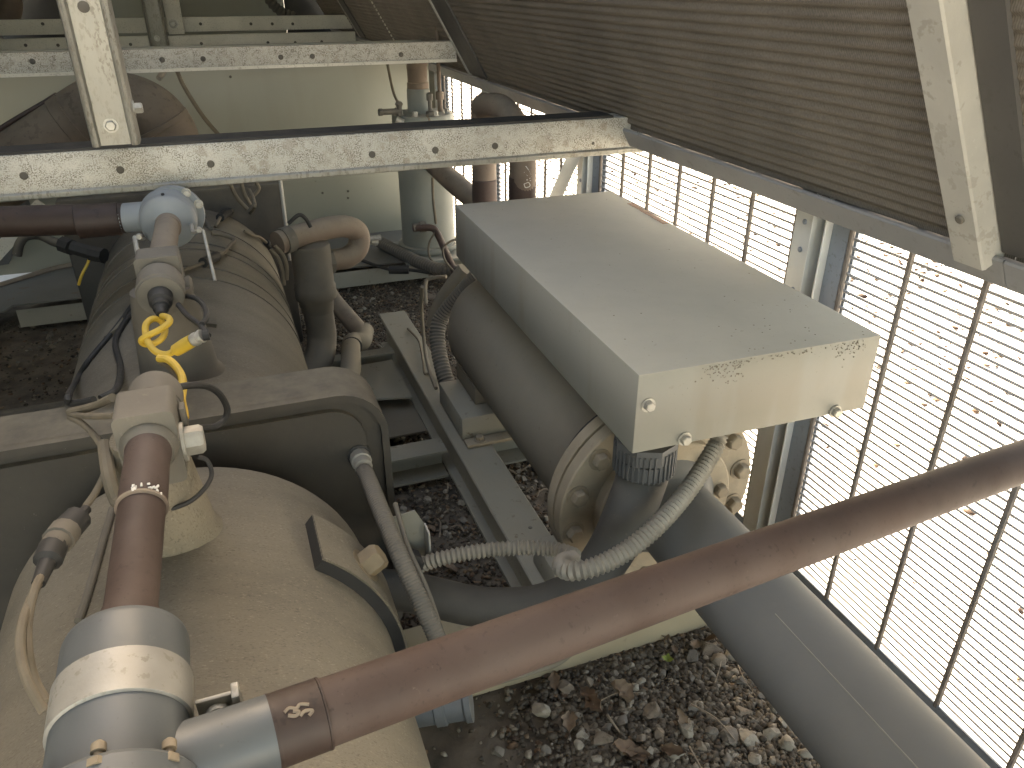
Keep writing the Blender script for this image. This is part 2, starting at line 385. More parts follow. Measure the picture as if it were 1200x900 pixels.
farbeam(6.1, .985, 1.068, -3.2, 1.05, 'beam2', 'channel beam with small holes, topmost of the far beams beyond the wall', [(50, 28), (235, 28), (294, 28), (319, 28), (343, 28)])
# hangers
def hanger(y, u0, u1, v, width_z, mname, label, bolts, hole, lipw):
    a = at(u0, v, y=y); b = at(u1, v, y=y); x0, x1 = a.x, b.x; z0 = a.z; w_ = x1-x0; L = lipw*w_
    t = thing('hanger_channel', ((x0+x1)/2, y, z0), label, 'bracket', 'hanger channels above the beams')
    th = .004; dp = .05
    # web set back, with rounded raised flanges on both sides
    pr = [(0, 0), (L*.2, -.010), (L*.5, -.013), (L*.8, -.010), (L, .004), (w_-L, .004), (w_-L*.8, -.010), (w_-L*.5, -.013), (w_-L*.2, -.010), (w_, 0), (w_, dp), (w_-th, dp), (w_-th, .008), (th, .008), (th, dp), (0, dp)]
    MB().ext(pr, (x0, y, z0), X, Y, Z*width_z).build('channel', mname, t)
    for u, vv in bolts: hexbolt(t, at(u, vv, y=y+.004), -Y, .013*w_/.11, .008, 'bolt')
    if hole: disc(t, at(*hole, y=y+.004), -Y, .011, .0025, 'boss', 'hole_plug')
    return t, x1, z0
t, hx, hz = hanger(1.88, 108, 165, 172, 1.4, 'hang', 'wide stained galvanised hanger channel standing on the nearest beam', [(130, 147)], (98, 8), .19)
hexbolt(t, (hx, 1.90, hz+.07), X, .012, .016, 'bolt')
hanger(5.93, 176, 199, 56, 1.2, 'hang', 'small far hanger channel bolted to the beams beyond the wall', [(184, 45)], None, .16)
t = thing('splice_channel', at(205, 40, y=6.02), 'short splice channel beside the small far hanger', 'bracket')
a = at(198, 40, y=6.02); b = at(210, 2, y=6.02)
MB().mm((a.x, 5.99, a.z), (b.x, 6.05, a.z+1), .003).build('channel', 'beam2', t)
hexbolt(t, at(203, 28, y=5.99), -Y, .02, .02, 'bolt')

# guard posts along the right side
POSTS = [-1.0, .14, 1.225, 2.32, 3.34, 4.12]
def post(y, label):
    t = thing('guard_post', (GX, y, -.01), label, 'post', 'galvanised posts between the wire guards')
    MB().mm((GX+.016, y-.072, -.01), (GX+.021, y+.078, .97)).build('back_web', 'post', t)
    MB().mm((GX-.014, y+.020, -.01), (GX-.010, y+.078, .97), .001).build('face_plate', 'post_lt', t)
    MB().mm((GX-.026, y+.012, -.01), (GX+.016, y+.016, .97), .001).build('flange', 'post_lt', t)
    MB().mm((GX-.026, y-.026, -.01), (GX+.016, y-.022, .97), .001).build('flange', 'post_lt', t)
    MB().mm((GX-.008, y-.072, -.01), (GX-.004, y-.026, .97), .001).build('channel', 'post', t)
    for z in (.34, .44, .60, .68, .76, .84): disc(t, (GX+.016, y-.006, z), -X, .004, .003, 'post_lt', 'screw')
    for z in (.64, .70, .79, .85): disc(t, (GX-.014, y+.048, z), -X, .006, .003, 'post', 'screw')
    return t
post(1.225, 'galvanised guard post standing behind the grey terminal box')
post(2.32, 'galvanised guard post next to the diagonal brace')
post(3.34, 'galvanised guard post just behind the copper return bend')
post(4.12, 'galvanised guard post at the corner beside the bulkhead wall')
post(.14, 'galvanised guard post nearest the camera')
# wire guards
def guard(y0, y1, label):
    t = thing('wire_guard', (GX, (y0+y1)/2, .05), label, 'wire guard', 'wire guards along the right side')
    L = y1-y0; wm = None; n = 51; mid = (y0+y1)/2
    w_ = MB().ext([(.0031*math.cos(a), .0031*math.sin(a)) for a in [i*math.pi/3 for i in range(6)]], (0, -L/2, 0), X, Z, Y*L).mesh('wire', MT['wire'], (0, 0, 0))
    for i in range(n):
        o = bpy.data.objects.new('wire', w_); COL.objects.link(o); o.parent = t
        o.location = (0, 0, .065+i*.0178-.05)
    r = MB().ext([(.0056*math.cos(a), .0056*math.sin(a)) for a in [i*math.pi/4 for i in range(8)]], (0, 0, 0), X, Y, Z*.9).mesh('rod', MT['rod'], (0, 0, 0))
    k = max(2, round(L/.147))
    for i in range(1, k):
        o = bpy.data.objects.new('rod', r); COL.objects.link(o); o.parent = t
        o.location = (-.008, -L/2+L*i/k, 0)
    for yy in (-L/2+.004, L/2-.004):
        o = bpy.data.objects.new('rod', r); COL.objects.link(o); o.parent = t; o.location = (-.005, yy, 0)
for (a, b), lb in zip([(-.95, .066), (.22, 1.151), (1.305, 2.246), (2.40, 3.266), (3.42, 4.046)],
    ['wire guard at the near end, right of the wide water pipe', 'wire guard at right above the wide grey water pipe, with leaves beyond', 'wire guard behind the grey terminal box',
     'wire guard around the copper return bend', 'farthest wire guard beside the green grey vessel']): guard(a, b, lb)
t = tag(MB().ext([(0, 0), (.05, 0), (.05, .004), (.004, .004), (.004, .045), (0, .045)], (GX-.012, -1.2, .012), X, Z, Y*5.35).build('sill_rail', 'post'), 'dark galvanised sill rail along the foot of the wire guards', 'rail')
# diagonal brace by the second post
a = at(655, 240, x=1.08); b = at(684, 176, x=1.10)
t = thing('diagonal_brace', a, 'galvanised diagonal brace leaning between terminal box and far guard post', 'brace')
d = (b-a); ax = d.normalized(); sd_ = ax.cross(X).normalized()
MB().ext([(0, 0), (.045, 0), (.045, .003), (.003, .003), (.003, .05), (0, .05)], a-ax*.25, sd_, -X, d+ax*.36).build('angle', 'post_lt', t)

# condenser coils on the right
CB = Vector((1.10, 0, .905)); CS = Vector((-.492, 0, .8706)); CN = Vector((-.8706, 0, -.492))
def coil(y0, y1, label, strut, plate):
    t = thing('condenser_coil', (1.10, (y0+y1)/2, .90), label, 'coil', 'condenser coils leaning in along the right side')
    W = 1.30; pitch = .0215; n = int(W/pitch); pr = []
    for i in range(n*6+1):
        s_ = .03+i*pitch/6; pr.append((s_, .003*math.cos(2*math.pi*i/6)))
    mb = MB(); vs = []; k = len(pr); ny = max(1, int((y1-y0)/.5))
    for j in range(ny+1):
        yy = y0+(y1-y0)*j/ny
        vs += [CB+Y*yy+CS*a+CN*b for a, b in pr]
    fs = [(j*k+i, (j+1)*k+i, (j+1)*k+i+1, j*k+i+1) for j in range(ny) for i in range(k-1)]
    mb.add(vs, fs).build('fin_pack', 'fins', t, 180)
    MB().ext([(.02, -.012), (W, -.012), (W, -.06), (.02, -.06)], CB+Y*y0, CS, CN, Y*(y1-y0)).build('core', 'plate', t)
    MB().ext([(-.012, -.07), (-.012, .022), (-.009, .025), (.040, .025), (.043, .022), (.043, .018), (-.004, .018), (-.004, -.07)], CB+Y*y0, CS, CN, Y*(y1-y0)).build('bottom_rail', 'coilfr', t)
    if plate:
        MB().ext([(.043, .001), (.043, .008), (W, .008), (W, .001)], CB+Y*plate[0], CS, CN, Y*(plate[1]-plate[0])).build('end_plate', 'coilend', t)
    if strut:
        dp = strut[2]
        MB().ext([(0, 0), (0, dp-.003), (.003, dp), (strut[1]-strut[0]-.003, dp), (strut[1]-strut[0], dp-.003), (strut[1]-strut[0], 0)], CB+Y*strut[0]+CS*.03, Y, CN, CS*1.27).build('strut', 'strut', t)
    return t
c1 = coil(-1.4, .77, 'brown finned condenser coil in the upper right corner, nearest the camera', None, None)
c2 = coil(.772, 3.40, 'long brown finned condenser coil spanning the upper right between two struts', (.790, .847, .042), (.735, .787))
disc(c2, CB+Y*.815+CS*.12+CN*.045, CN, .007, .003, 'boss', 'screw')
c3 = coil(3.402, 5.95, 'dark finned condenser coil at the far end, beyond the thin strut', (3.405, 3.428, .012), (3.18, 3.40))
c4 = coil(5.952, 7.3, 'farthest condenser coil, a dark sliver above the far beams', (5.955, 5.98, .012), (5.75, 5.95))
# row of small return bend dots seen on the far coil
t = c3
for i in range(26):
    disc(t, CB+Y*4.75+CS*(.06+i*.0215)+CN*.004, CN, .007, .004, 'beam2', 'tube_stub')

# left coil bank and lower side panel, mostly out of view, added to block light
t = thing('condenser_coil', (2*AXC-1.10, 1.8, .90), 'brown finned coil added along the left side to block light', 'coil')
mb = MB(); B_, S2, N2 = Vector((2*AXC-1.10, 0, .905)), Vector((.492, 0, .8706)), Vector((.8706, 0, -.492))
mb.ext([(0, -.06), (1.3, -.06), (1.3, 0), (0, 0)], B_+Y*-.4, S2, N2, Y*7.6).build('fin_pack', 'fins', t)
mb = MB().ext([(-.012, -.07), (-.012, .022), (.043, .022), (.043, .012), (-.004, .012), (-.004, -.07)], B_+Y*-.4, S2, N2, Y*7.6).build('bottom_rail', 'coilfr', t)
t = tag(MB().mm((2*AXC-1.16, -.4, .05), (2*AXC-1.14, 3.7, .9), .002).build('light_block_panel', 'wall'), 'grey green panel added to block light from the lower left side', 'panel')

t = tag(MB().mm((2*AXC-1.16, 4.55, .0), (2*AXC-1.14, 7.39, .9), .002).build('light_block_panel', 'wall'), 'grey green panel added beyond the bulkhead wall on the left to block light', 'panel')  # added past the bulkhead to keep light off the far coils
t = tag(MB().mm((GX, 4.21, .0), (GX+.02, 7.39, .95), .002).build('light_block_panel', 'wall'), 'grey green panel added beyond the bulkhead wall on the right to block light', 'panel')  # unseen, added to darken the far end from the right

# far deck of the skid
t = thing('skid_deck', (-.2, 3.75, .06), 'dusty grey deck plate of the skid below the bulkhead wall', 'deck')
MB().ext([(-1.6, 3.25), (-.92, 3.46), (-.9, 3.52), (1.1, 3.50), (1.1, 4.02), (-.25, 4.02), (-.74, 3.99), (-1.0, 3.80), (-1.6, 3.36)], (0, 0, .095), X, Y, Z*.006).build('plate', 'deck', t)
MB().ext([(0, 0), (.05, 0), (.05, .004), (.004, .004), (.004, .075), (0, .075)], (-.88, 3.47, .018), Y, Z, X*1.98).build('front_channel', 'rail', t)
MB().tube([(-1.6, 3.335, .104), (-1.0, 3.785, .104), (-.74, 3.975, .104), (-.3, 4.01, .104)], .014, 8).build('rusty_edge', 'copdu', t)

# ------------------------------------------------------------------ skid rails and cross members
def rail_y(x0, x1, y0, y1, zt, h, label, name='skid_rail'):
    t = thing(name, ((x0+x1)/2, (y0+y1)/2, zt-h), label, 'rail', 'skid rails and cross members')
    w_ = x1-x0
    MB().ext([(0, 0), (w_*.8, 0), (w_*.8, .006), (.036, .006), (.030, .012), (.030, h-.012), (.036, h-.006), (w_, h-.006), (w_, h-.002), (w_-.002, h), (.003, h), (0, h-.003), (0, h-.010), (.024, h-.010), (.024, .010), (0, .010)], (x0, y0, zt-h), X, Z, Y*(y1-y0)).build('channel', 'rail', t)
    return t
t = rail_y(.475, .575, 1.13, 2.73, .17, .13, 'long grey skid rail running under the evaporator barrel')
disc(t, (.54, 1.33, .17), Z, .005, .001, 'boss', 'hole_plug')
def cross(y, x0, x1, zt, h, d, label, name='cross_member'):
    t = thing(name, ((x0+x1)/2, y, zt-h), label, 'cross member', 'skid rails and cross members')
    MB().ext([(0, 0), (d, 0), (d, h), (0, h), (0, h-.007), (d-.008, h-.007), (d-.008, .007), (0, .007)], (x0, y, zt-h), Y, Z, X*(x1-x0)).build('channel', 'rail', t)
    return t
t = cross(1.80, -.9, .474, .115, .09, .075, 'dusty cross member left of the long rail, in the middle gravel')
t = cross(1.80, .577, 1.1, .115, .09, .075, 'short cross member right of the long rail under the barrel')
t = cross(2.47, -.5, .474, .125, .09, .05, 'far narrow cross member behind the dusty angled pipe')
# saddle seat on the rail
t = thing('saddle_block', (.62, 1.86, .12), 'box shaped saddle block under the evaporator barrel resting on the rail', 'saddle')
MB().mm((.502, 1.74, .175), (.78, 1.97, .245), .004).build('block', 'rail', t)
MB().mm((.56, 1.80, .2455), (.78, 1.98, .30), .003).build('foot_plate', 'insul', t)
MB().mm((.505, 1.70, .172), (.70, 1.738, .182), .002).build('lip', 'flange', t)
hexbolt(t, (.545, 1.72, .182), Z, .012, .010, 'rust')
# dark base plate between far cross member and rail
t = tag(MB().mm((.18, 2.02, .05), (.47, 2.46, .058), .002).build('base_plate', 'insul'), 'dark flat base plate on the gravel between far cross member and middle gravel', 'plate')
t = tag(MB().ext([(.22, 2.22), (.46, 2.16), (.46, 2.455), (.22, 2.44)], (0, 0, .10), X, Y, Z*.006).build('gusset_plate', 'rail'), 'dusty gusset plate against the far narrow cross member', 'plate')
# near cross member with its tan face
t = thing('cross_member', (.2, 1.06, 0), 'wide tan cross member behind the copper pipe at the edge of the near gravel', 'cross member', 'skid rails and cross members')
MB().ext([(0, 0), (.006, 0), (.006, .134), (.09, .134), (.09, .14), (.004, .14), (0, .136)], (-.75, 1.06, .0), Y, Z, X*1.62).build('channel', 'railtan', t)
# tan bracket that joins rail and near cross member
t = thing('rail_bracket', (.62, 1.2, .1), 'small tan bracket box at the near end of the long rail', 'bracket')
MB().mm((.50, 1.10, .172), (.66, 1.215, .235), .004).build('block', 'rail', t)
MB().mm((.53, 1.085, .175), (.655, 1.098, .233), .003).build('face', 'flange', t)

# ------------------------------------------------------------------ compressors
AX, AZ, CRAD = -.142, H-.91, .27
def ring_prof(parts): return parts
t = thing('compressor_housing', (AX, .4, AZ-CRAD), 'near dusty tan compressor housing with a domed far end', 'compressor')
pr = [(-.5, .27), (1.035, .27)]
for i in range(1, 13):
    a = i/12*math.pi/2*.97; pr.append((1.035+.075*math.sin(a), .27-.06+.06*math.cos(a)))
pr += [(1.14, .17), (1.15, .05)]
MB().lathe((AX, 0, AZ), Y, pr, 72).build('shell', 'comp', t, 50)
# raised pad with its hex bolt: curved slab on the shell
def curved_slab(r0, r1, y0, y1, a0, a1, n=14):
    vs = []; fs = []
    for i in range(n+1):
        a = a0+(a1-a0)*i/n; c, s_ = math.sin(a), math.cos(a)      # a from the top towards +X
        for yy in (y0, y1):
            for r in (r0, r1): vs.append((AX+r*c, yy, AZ+r*s_))
    for i in range(n):
        q = i*4; p = q+4
        fs += [(q+1, q+3, p+3, p+1), (q, q+1, p+1, p), (q+2, p+2, p+3, q+3)]
    fs += [(0, 2, 3, 1), (n*4, n*4+1, n*4+3, n*4+2)]
    return MB().add(vs, fs)
pad = curved_slab(.262, .287, .845, .95, .70, 1.55).build('pad', 'black', t)
curved_slab(.2872, .2902, .846, .949, .702, 1.55).build('pad_face', 'comp', pad)
a = 1.02; nrm = Vector((math.sin(a), 0, math.cos(a))); pp = Vector((AX, .895, AZ))+nrm*.288
hexbolt(pad, pp, nrm, .021, .028, 'brass', 'pad_bolt')
# side fitting
a = at(488, 833, d=1.06); b = at(553, 822, d=1.06)
ax = (b-a).normalized()
f = MB().lathe(a-ax*.06, ax, [(0, .022), (.085, .022), (.087, .026), (.10, .026), (.102, .023), (.125, .023), (.128, .027), (.136, .027), (.138, .012)], 24).build('side_fitting', 'bgrey', t)

# black cast plate between the two housings
t = thing('mounting_plate', (AX, 1.2, .1), 'thick black mounting plate with rounded corners between the two compressor housings', 'plate')
def rrect(x0, x1, z0, z1, r, n=8):
    p = []
    for cx, cz, a0 in ((x1-r, z1-r, 0), (x0+r, z1-r, 90), (x0+r, z0+r, 180), (x1-r, z0+r, 270)):
        for i in range(n+1):
            a = R_(a0+90*i/n); p.append((cx+r*math.cos(a), cz+r*math.sin(a)))
    return p
PX0, PX1, PZ0, PZ1 = -.50, .20, .12, .69
outer = rrect(PX0, PX1, PZ0, PZ1, .085)
MB().ext(outer, (0, 1.165, 0), X, Z, Y*.10).build('plate', 'plate', t)
# rim standing proud of the face
inner = rrect(PX0+.012, PX1-.012, PZ0+.012, PZ1-.012, .075)
n = len(outer); vs = [(x, 1.15, z) for x, z in outer]+[(x, 1.15, z) for x, z in inner]+[(x, 1.166, z) for x, z in outer]+[(x, 1.166, z) for x, z in inner]
fs = []
for i in range(n):
    j = (i+1) % n
    fs += [(i, n+i, n+j, j), (i, j, 2*n+j, 2*n+i), (n+i, 3*n+i, 3*n+j, n+j)]
MB().add(vs, fs).build('rim', 'plate', t)
cv = rrect(PX0+.03, PX1-.04, PZ0+.03, PZ1-.03, .06)
MB().ext(cv, (0, 1.153, 0), X, Z, Y*.012).build('cover', 'plate', t)

t = thing('compressor_housing', (AX, 2.0, AZ-CRAD), 'far dusty tan compressor housing with banded shell beyond the black plate', 'compressor')
MB().lathe((AX, 0, AZ), Y, [(1.264, .27), (2.62, .27), (2.66, .255), (2.668, .18)], 72).build('shell', 'comp', t, 50)
for yy in (1.93, 2.02, 2.17, 2.23, 2.40):
    MB().lathe((AX, yy, AZ), Y, [(0, .269), (.001, .2725), (.0055, .2725), (.0065, .269)], 72).build('seam', 'boss', t)
MB().lathe((AX, 2.08, AZ), Y, [(0, .268), (.001, .276), (.05, .276), (.051, .268)], 72, R_(20), R_(120)).build('band', 'comp', t)
curved_slab(.265, .278, 1.62, 1.74, .10, .30).build('pad', 'comp', t)
curved_slab(.265, .28, 1.70, 1.78, -.55, -.40).build('pad', 'comp', t)
MB().mm((-.49, 2.675, .12), (.185, 2.74, .70), .01).build('rear_plate', 'plate', t)
# big suction bend
SY = 2.82
t = thing('suction_bend', (AX, SY, .66), 'large brown dusty suction pipe bend arching behind the nearest beam', 'pipe bend')
pts = [Vector((AX+.012, 2.50, .62)), Vector((AX+.012, 2.66, .70)), Vector((AX, 2.80, .80))]
arc = [Vector((-.145, SY, .80)), Vector((-.15, SY, .86)), Vector((-.185, SY, .915)), Vector((-.245, SY, .945)), Vector((-.31, SY, .94)), Vector((-.40, SY, .895)), Vector((-.62, SY-.03, .775)), Vector((-1.2, SY-.1, .46))]
MB().tube([Vector((-.145, SY, .5)), Vector((-.145, SY, .68))]+arc, .098, 32).build('bend', 'bend', t)
for p0, p1 in ((Vector((-.385, SY, .903)), Vector((-.42, SY, .884))), (Vector((-.158, SY, .872)), Vector((-.166, SY, .889))), (Vector((-.146, SY, .80)), Vector((-.1465, SY, .815)))):
    MB().lathe(p0, (p1-p0), [(0, .097), (.002, .102), ((p1-p0).length*.9, .102), ((p1-p0).length, .097)], 40).build('joint_ring', 'bend', t)
MB().tube([Vector((-1.1, SY-.09, .63)), Vector((-.62, SY-.05, .89)), Vector((-.43, SY-.02, .985))], .007, 8).build('capillary', 'copdk', t)
MB().tube([at(186, 92, y=3.9), at(193, 82, y=3.95)], .012, 8).build('stub', 'flex', t)

# ------------------------------------------------------------------ economiser line: near valve, pipes, angle valves, actuators
A0 = Vector((-.142, .34, .775)); A1 = at(149, 751, d=.655)
vax = (A1-A0).normalized()
t = thing('filter_valve', A0, 'blue grey cylindrical valve body with steel strap in the near left corner', 'valve')
Lv = (A1-A0).length
MB().lathe(A0, vax, [(-.05, .047), (.06, .047), (.065, .049), (Lv-.010, .049), (Lv-.004, .0475), (Lv, .043), (Lv+.002, .026)], 48).build('body', 'bgrey', t, 40)
MB().lathe(A0, vax, [(-.05, .058), (.082, .058), (.086, .055), (.087, .047)], 40).build('flange', 'bgrey', t)
sb = MB().lathe(A0+vax*(Lv-.088), vax, [(0, .0495), (.001, .0515), (.040, .0515), (.041, .0495)], 48).build('strap', 'band', t)
side = vax.cross(Z).normalized()
up_ = vax.cross(X).normalized()*-1; up_ = up_ if up_.z > 0 else -up_
for sx_, sz_ in ((-.038, .036), (.041, .034), (.0, .053)):
    q = A0+vax*.086+X*sx_+up_*sz_
    inst('stud', ('stud',), lambda: MB().lathe((0, 0, -.01), (0, 0, 1), [(0, .0035), (.012, .0035), (.0125, .0062), (.020, .0062), (.023, .003)], 12).hexa((0, 0, -.012), (0, 0, 1), .009, .008), 'rust', t, q, vax, .8)
# strap clamp ear on the right
q = at(258, 826, d=.62)
MB().box(q, (.034, .004, .026), Matrix.Rotation(R_(10), 3, 'X'), .0015).build('clamp_ear', 'band', sb)
MB().box(q+Vector((.014, -.006, .006)), (.006, .014, .030), Matrix.Rotation(R_(8), 3, 'X'), .001).build('clamp_ear', 'band', sb)
disc(sb, q+Vector((-.002, -.005, -.004)), -Y+Z*.5, .010, .008, 'bolt', 'clamp_nut')
# front copper line and its grey stub
r0 = at(340, 850, d=.61); r1 = at(1200, 540, d=1.02); rax = (r1-r0).normalized()
def rp(u):                                     # distance along the line from r0 for a picture column
    best = min(range(-200, 1600), key=lambda i: abs(col_of(r0+rax*(i*.001))-u)); return best*.001
def col_of(p):
    d = p-CP; return 600+FPX*d.dot(CR)/d.dot(CF)
s_a, s_b, s_c = rp(240), rp(322), rp(378)
MB().lathe(r0+rax*(s_a-.06), rax, [(0, .034), (.03, .031), (.05, .0295), (.06+s_b-s_a, .0285)], 32).build('outlet_stub', 'bgrey', t)
t = thing('copper_pipe', r0, 'long reddish copper pipe crossing the foreground from valve to wire guard', 'pipe')
MB().lathe(r0+rax*(s_c-.002), rax, [(0, .0268), (1.15-s_c, .0268)], 40).build('pipe', 'copper', t)
MB().lathe(r0+rax*(s_b-.001), rax, [(0, .027), (.001, .0285), (s_c-s_b, .0285), (s_c-s_b+.001, .0268)], 40).build('coupling', 'copdk', t)
MB().lathe(r0+rax*(s_c-.0005), rax, [(0, .0286), (.0010, .0289), (.002, .0286)], 40).build('braze_ring', 'copdk', t)
MB().lathe(r0+rax*(s_b-.0015), rax, [(0, .0286), (.0010, .0289), (.003, .0286)], 40).build('braze_ring', 'copdk', t)
MB().tube([r0+rax*1.1, r0+rax*1.13, r0+rax*1.16-Y*.03, r0+rax*1.165-Y*.20, r0+rax*1.165-Y*1.1], .0268, 24).build('return_leg', 'copper', t)
# a smear of chalk on the coupling: short curved strokes lying on its skin
up = (CP-r0).normalized(); up = (up-rax*up.dot(rax)).normalized(); wv = rax.cross(up)
def on_pipe(s_, ang, rad=.0289): return r0+rax*s_+(up*math.cos(ang)+wv*math.sin(ang))*rad
mb = MB()
for pts in ([(.0, .5), (.2, .42), (.45, .5), (.6, .42), (.9, .52)], [(.1, .62), (.35, .7), (.5, .62), (.3, .55)], [(.5, .75), (.7, .66), (.95, .72), (.8, .82)]):
    mb.tube([on_pipe(s_b+(s_c-s_b)*(.2+.55*a), (b-.9)*.9, (.0284)) for a, b in pts], .0015, 6)
mb.build('chalk_mark', 'copdu', t)

# copper line between near valve and near angle valve
B1 = Vector((-.122, .845, .852))
t = thing('copper_pipe', A1, 'short copper pipe joining the near grey valve to the near angle valve', 'pipe')
p0 = A1+vax*.0; p1 = B1-Vector((0, .036, .004)); d = (p1-p0); ax = d.normalized(); Lp = d.length
MB().lathe(p0, ax, [(-.01, .0235), (.03, .0235), (.032, .0222), (Lp*.62, .0222), (Lp*.622, .0232), (Lp*.64, .0236), (Lp*.78, .0231), (Lp*.84, .0226), (Lp*.9, .0226), (Lp*.96, .024), (Lp, .027)], 36).build('pipe', 'copper', t, 50)
MB().lathe(p0+ax*(Lp*.618), ax, [(0, .0222), (.001, .0249), (.004, .0249), (.005, .0238)], 36).build('joint_ring', 'copdu', t)
mb = MB()
for i in range(20):
    a = random.uniform(-.2, 1.0); uu = (Z*math.cos(a)+X*math.sin(a)); uu = (uu-ax*uu.dot(ax)).normalized()
    mb.box(p0+ax*(Lp*.62+random.uniform(.002, .012))+uu*.0243, (.003*random.uniform(.4, 1.2), .0035*random.uniform(.4, 1.2), .0018), None, .0005)
mb.build('flux_crust', 'white', t)['kind'] = 'stuff'
mb = MB()
for i in range(10):
    a = random.uniform(-.3, .5); uu = (Z*math.cos(a)+X*math.sin(a)); uu = (uu-ax*uu.dot(ax)).normalized()
    mb.box(p0+ax*(random.uniform(.002, .016))+uu*.0237, (.004*random.uniform(.4, 1.2), .004*random.uniform(.4, 1.2), .0014), None, .0004)
mb.build('flux_crust', 'rust', t)['kind'] = 'stuff'

def act(o, ax, r, parent, cable_mat, name='actuator'):
    """round actuator: shell, collar, cable nub"""
    MB().lathe(o, ax, [(0, r*.8), (.004, r*.95), (.010, r*.96), (.011, r), (.052, r), (.054, r*.93), (.060, r*.93), (.062, r*.6)], 36).build(name, cable_mat, parent)
# near angle valve
t = thing('angle_valve', (AX, .91, .655), 'near angle valve block with conical pedestal on the near housing', 'valve')
MB().lathe((AX+.004, .915, .648), Vector((.0, -.04, 1)), [(-.01, .072), (.004, .064), (.012, .058), (.11, .045), (.16, .040)], 40).build('pedestal', 'comp', t, 50)
q = B1
prb = rrect(-.031, .031, -.058, .034, .008, 4)
MB().ext([(a, b) for a, b in prb], q-Y*.035, X, Z, Y*.065).build('block', 'valve', t)
MB().lathe(q-Y*.036-Z*.006, -Y, [(0, .030), (.005, .029), (.012, .025)], 32).build('inlet_collar', 'valve', t)
act(q+Vector((.004, .031, -.002)), Y, .031, t, 'valve')
MB().lathe(q+Vector((.004, .031+.03, -.002)), Y, [(0, .0312), (.0005, .032), (.012, .032), (.0125, .0312)], 36, R_(20), R_(95)).build('red_label', 'red', t)
MB().lathe(q+Vector((.004, .094, .0)), Vector((.1, 1, .25)), [(0, .015), (.012, .013), (.02, .009)], 20).build('cable_nub', 'black', t)
hexbolt(t, q+Vector((.032, -.008, -.022)), X, .017, .020, 'bolt', 'hex_cap')
MB().box(q+Vector((.036, .015, -.002)), (.006, .018, .03), None, .001).build('side_clip', 'valve', t)

# far angle valve on the far housing
B2 = Vector((-.128, 1.43, .842))
t = thing('angle_valve', (AX, 1.42, .655), 'far angle valve block with dark pedestal on the far housing', 'valve')
MB().lathe((AX+.012, 1.42, .645), Vector((-.02, .0, 1)), [(-.01, .082), (.004, .074), (.012, .068), (.12, .058), (.17, .05)], 40).build('pedestal', 'boss', t, 50)
MB().ext(rrect(-.036, .036, -.045, .036, .008, 4), B2-Y*.03, X, Z, Y*.062).build('block', 'valve', t)
act(B2+Vector((0, -.031, -.006)), Vector((0, -1, -.12)), .0385, t, 'valve')
MB().lathe(B2+Vector((0, -.092, -.012)), Vector((0, -1, -.25)), [(0, .020), (.018, .018), (.022, .013), (.03, .013), (.032, .010), (.038, .012), (.042, .009), (.055, .008)], 24).build('cable_nub', 'black', t)
MB().lathe(B2+Vector((.036, .0, -.03)), X, [(0, .018), (.008, .018), (.012, .012)], 20).build('side_cap', 'valve', t)

# far copper stub and far blue grey valve
V2 = Vector((-.124, 1.80, .832))
t = thing('copper_pipe', B2, 'stubby copper pipe joining far angle valve and far blue grey valve', 'pipe')
MB().lathe(B2+Y*.032, V2-B2, [(0, .030), (.012, .025), (.02, .0238), (V2.y-B2.y-.04, .0238)], 32).build('pipe', 'copdu', t)
MB().lathe(V2-Y*.045, Y, [(0, .0238), (.001, .0262), (.03, .0262)], 32).build('joint_ring', 'copdu', t)
t = thing('filter_valve', V2, 'blue grey round valve under the nearest beam, smaller looking of the two', 'valve')
MB().lathe(V2+Vector((0, -.02, 0)), Y, [(0, .028), (.004, .034), (.008, .046), (.012, .053), (.018, .0572), (.026, .0585), (.05, .0585), (.051, .0595), (.085, .0595)], 44).build('body', 'bgrey2', t, 50)
MB().lathe(V2+Vector((.012, .060, .0)), Y, [(0, .062), (.010, .064), (.012, .0)], 40).build('flange', 'bgrey2', t)
for a in (20, 55):
    hexbolt(t, V2+Vector((.012+.057*math.cos(R_(a)), .060, .057*math.sin(R_(a)))), -Y, .0075, .008, 'bolt')
disc(t, V2+Vector((.0, .004, .0605)), Vector((0, -.3, 1)), .0035, .001, 'black', 'mark')
MB().tube([V2+Vector((-.04, .07, 0)), V2+Vector((-.10, .07, 0))], .032, 24).build('outlet_collar', 'bgrey2', t)
t = thing('copper_pipe', V2+Vector((-.4, .12, 0)), 'dark copper pipe running left under the nearest beam', 'pipe')
MB().tube([V2+Vector((-.09, .07, 0)), V2+Vector((-1.5, .30, .03))], .033, 28).build('pipe', 'copdk', t)
MB().lathe(V2+Vector((-.10, .07, 0)), -X, [(0, .0335), (.001, .0355), (.085, .0355), (.086, .0335)], 28).build('coupling', 'copdk', t)
# bracket straps at both sides of the far valve
t = thing('valve_bracket', (-.05, 1.72, .80), 'thin bent steel bracket right of the far blue grey valve', 'bracket')
a = at(224, 262, y=1.80); b = at(226, 272, y=1.72); c = at(238, 270, y=1.70); d = at(252, 329, y=1.62)
MB().tube([a, b, c], .004, 6, False).tube([c, d], .0035, 6, False).build('rod', 'bolt', t)
disc(t, at(233, 269, y=1.70), -Y, .006, .008, 'bolt', 'bolt')
t = thing('valve_bracket', (-.2, 1.72, .80), 'thin bent steel bracket left of the far blue grey valve', 'bracket')
a = at(168, 280, y=1.78); b = at(158, 278, y=1.72); d = at(164, 312, y=1.64)
MB().tube([a, b], .004, 6, False).tube([b, d], .005, 6, False).build('rod', 'bolt', t)
disc(t, at(163, 277, y=1.72), -Y, .006, .008, 'bolt', 'bolt')

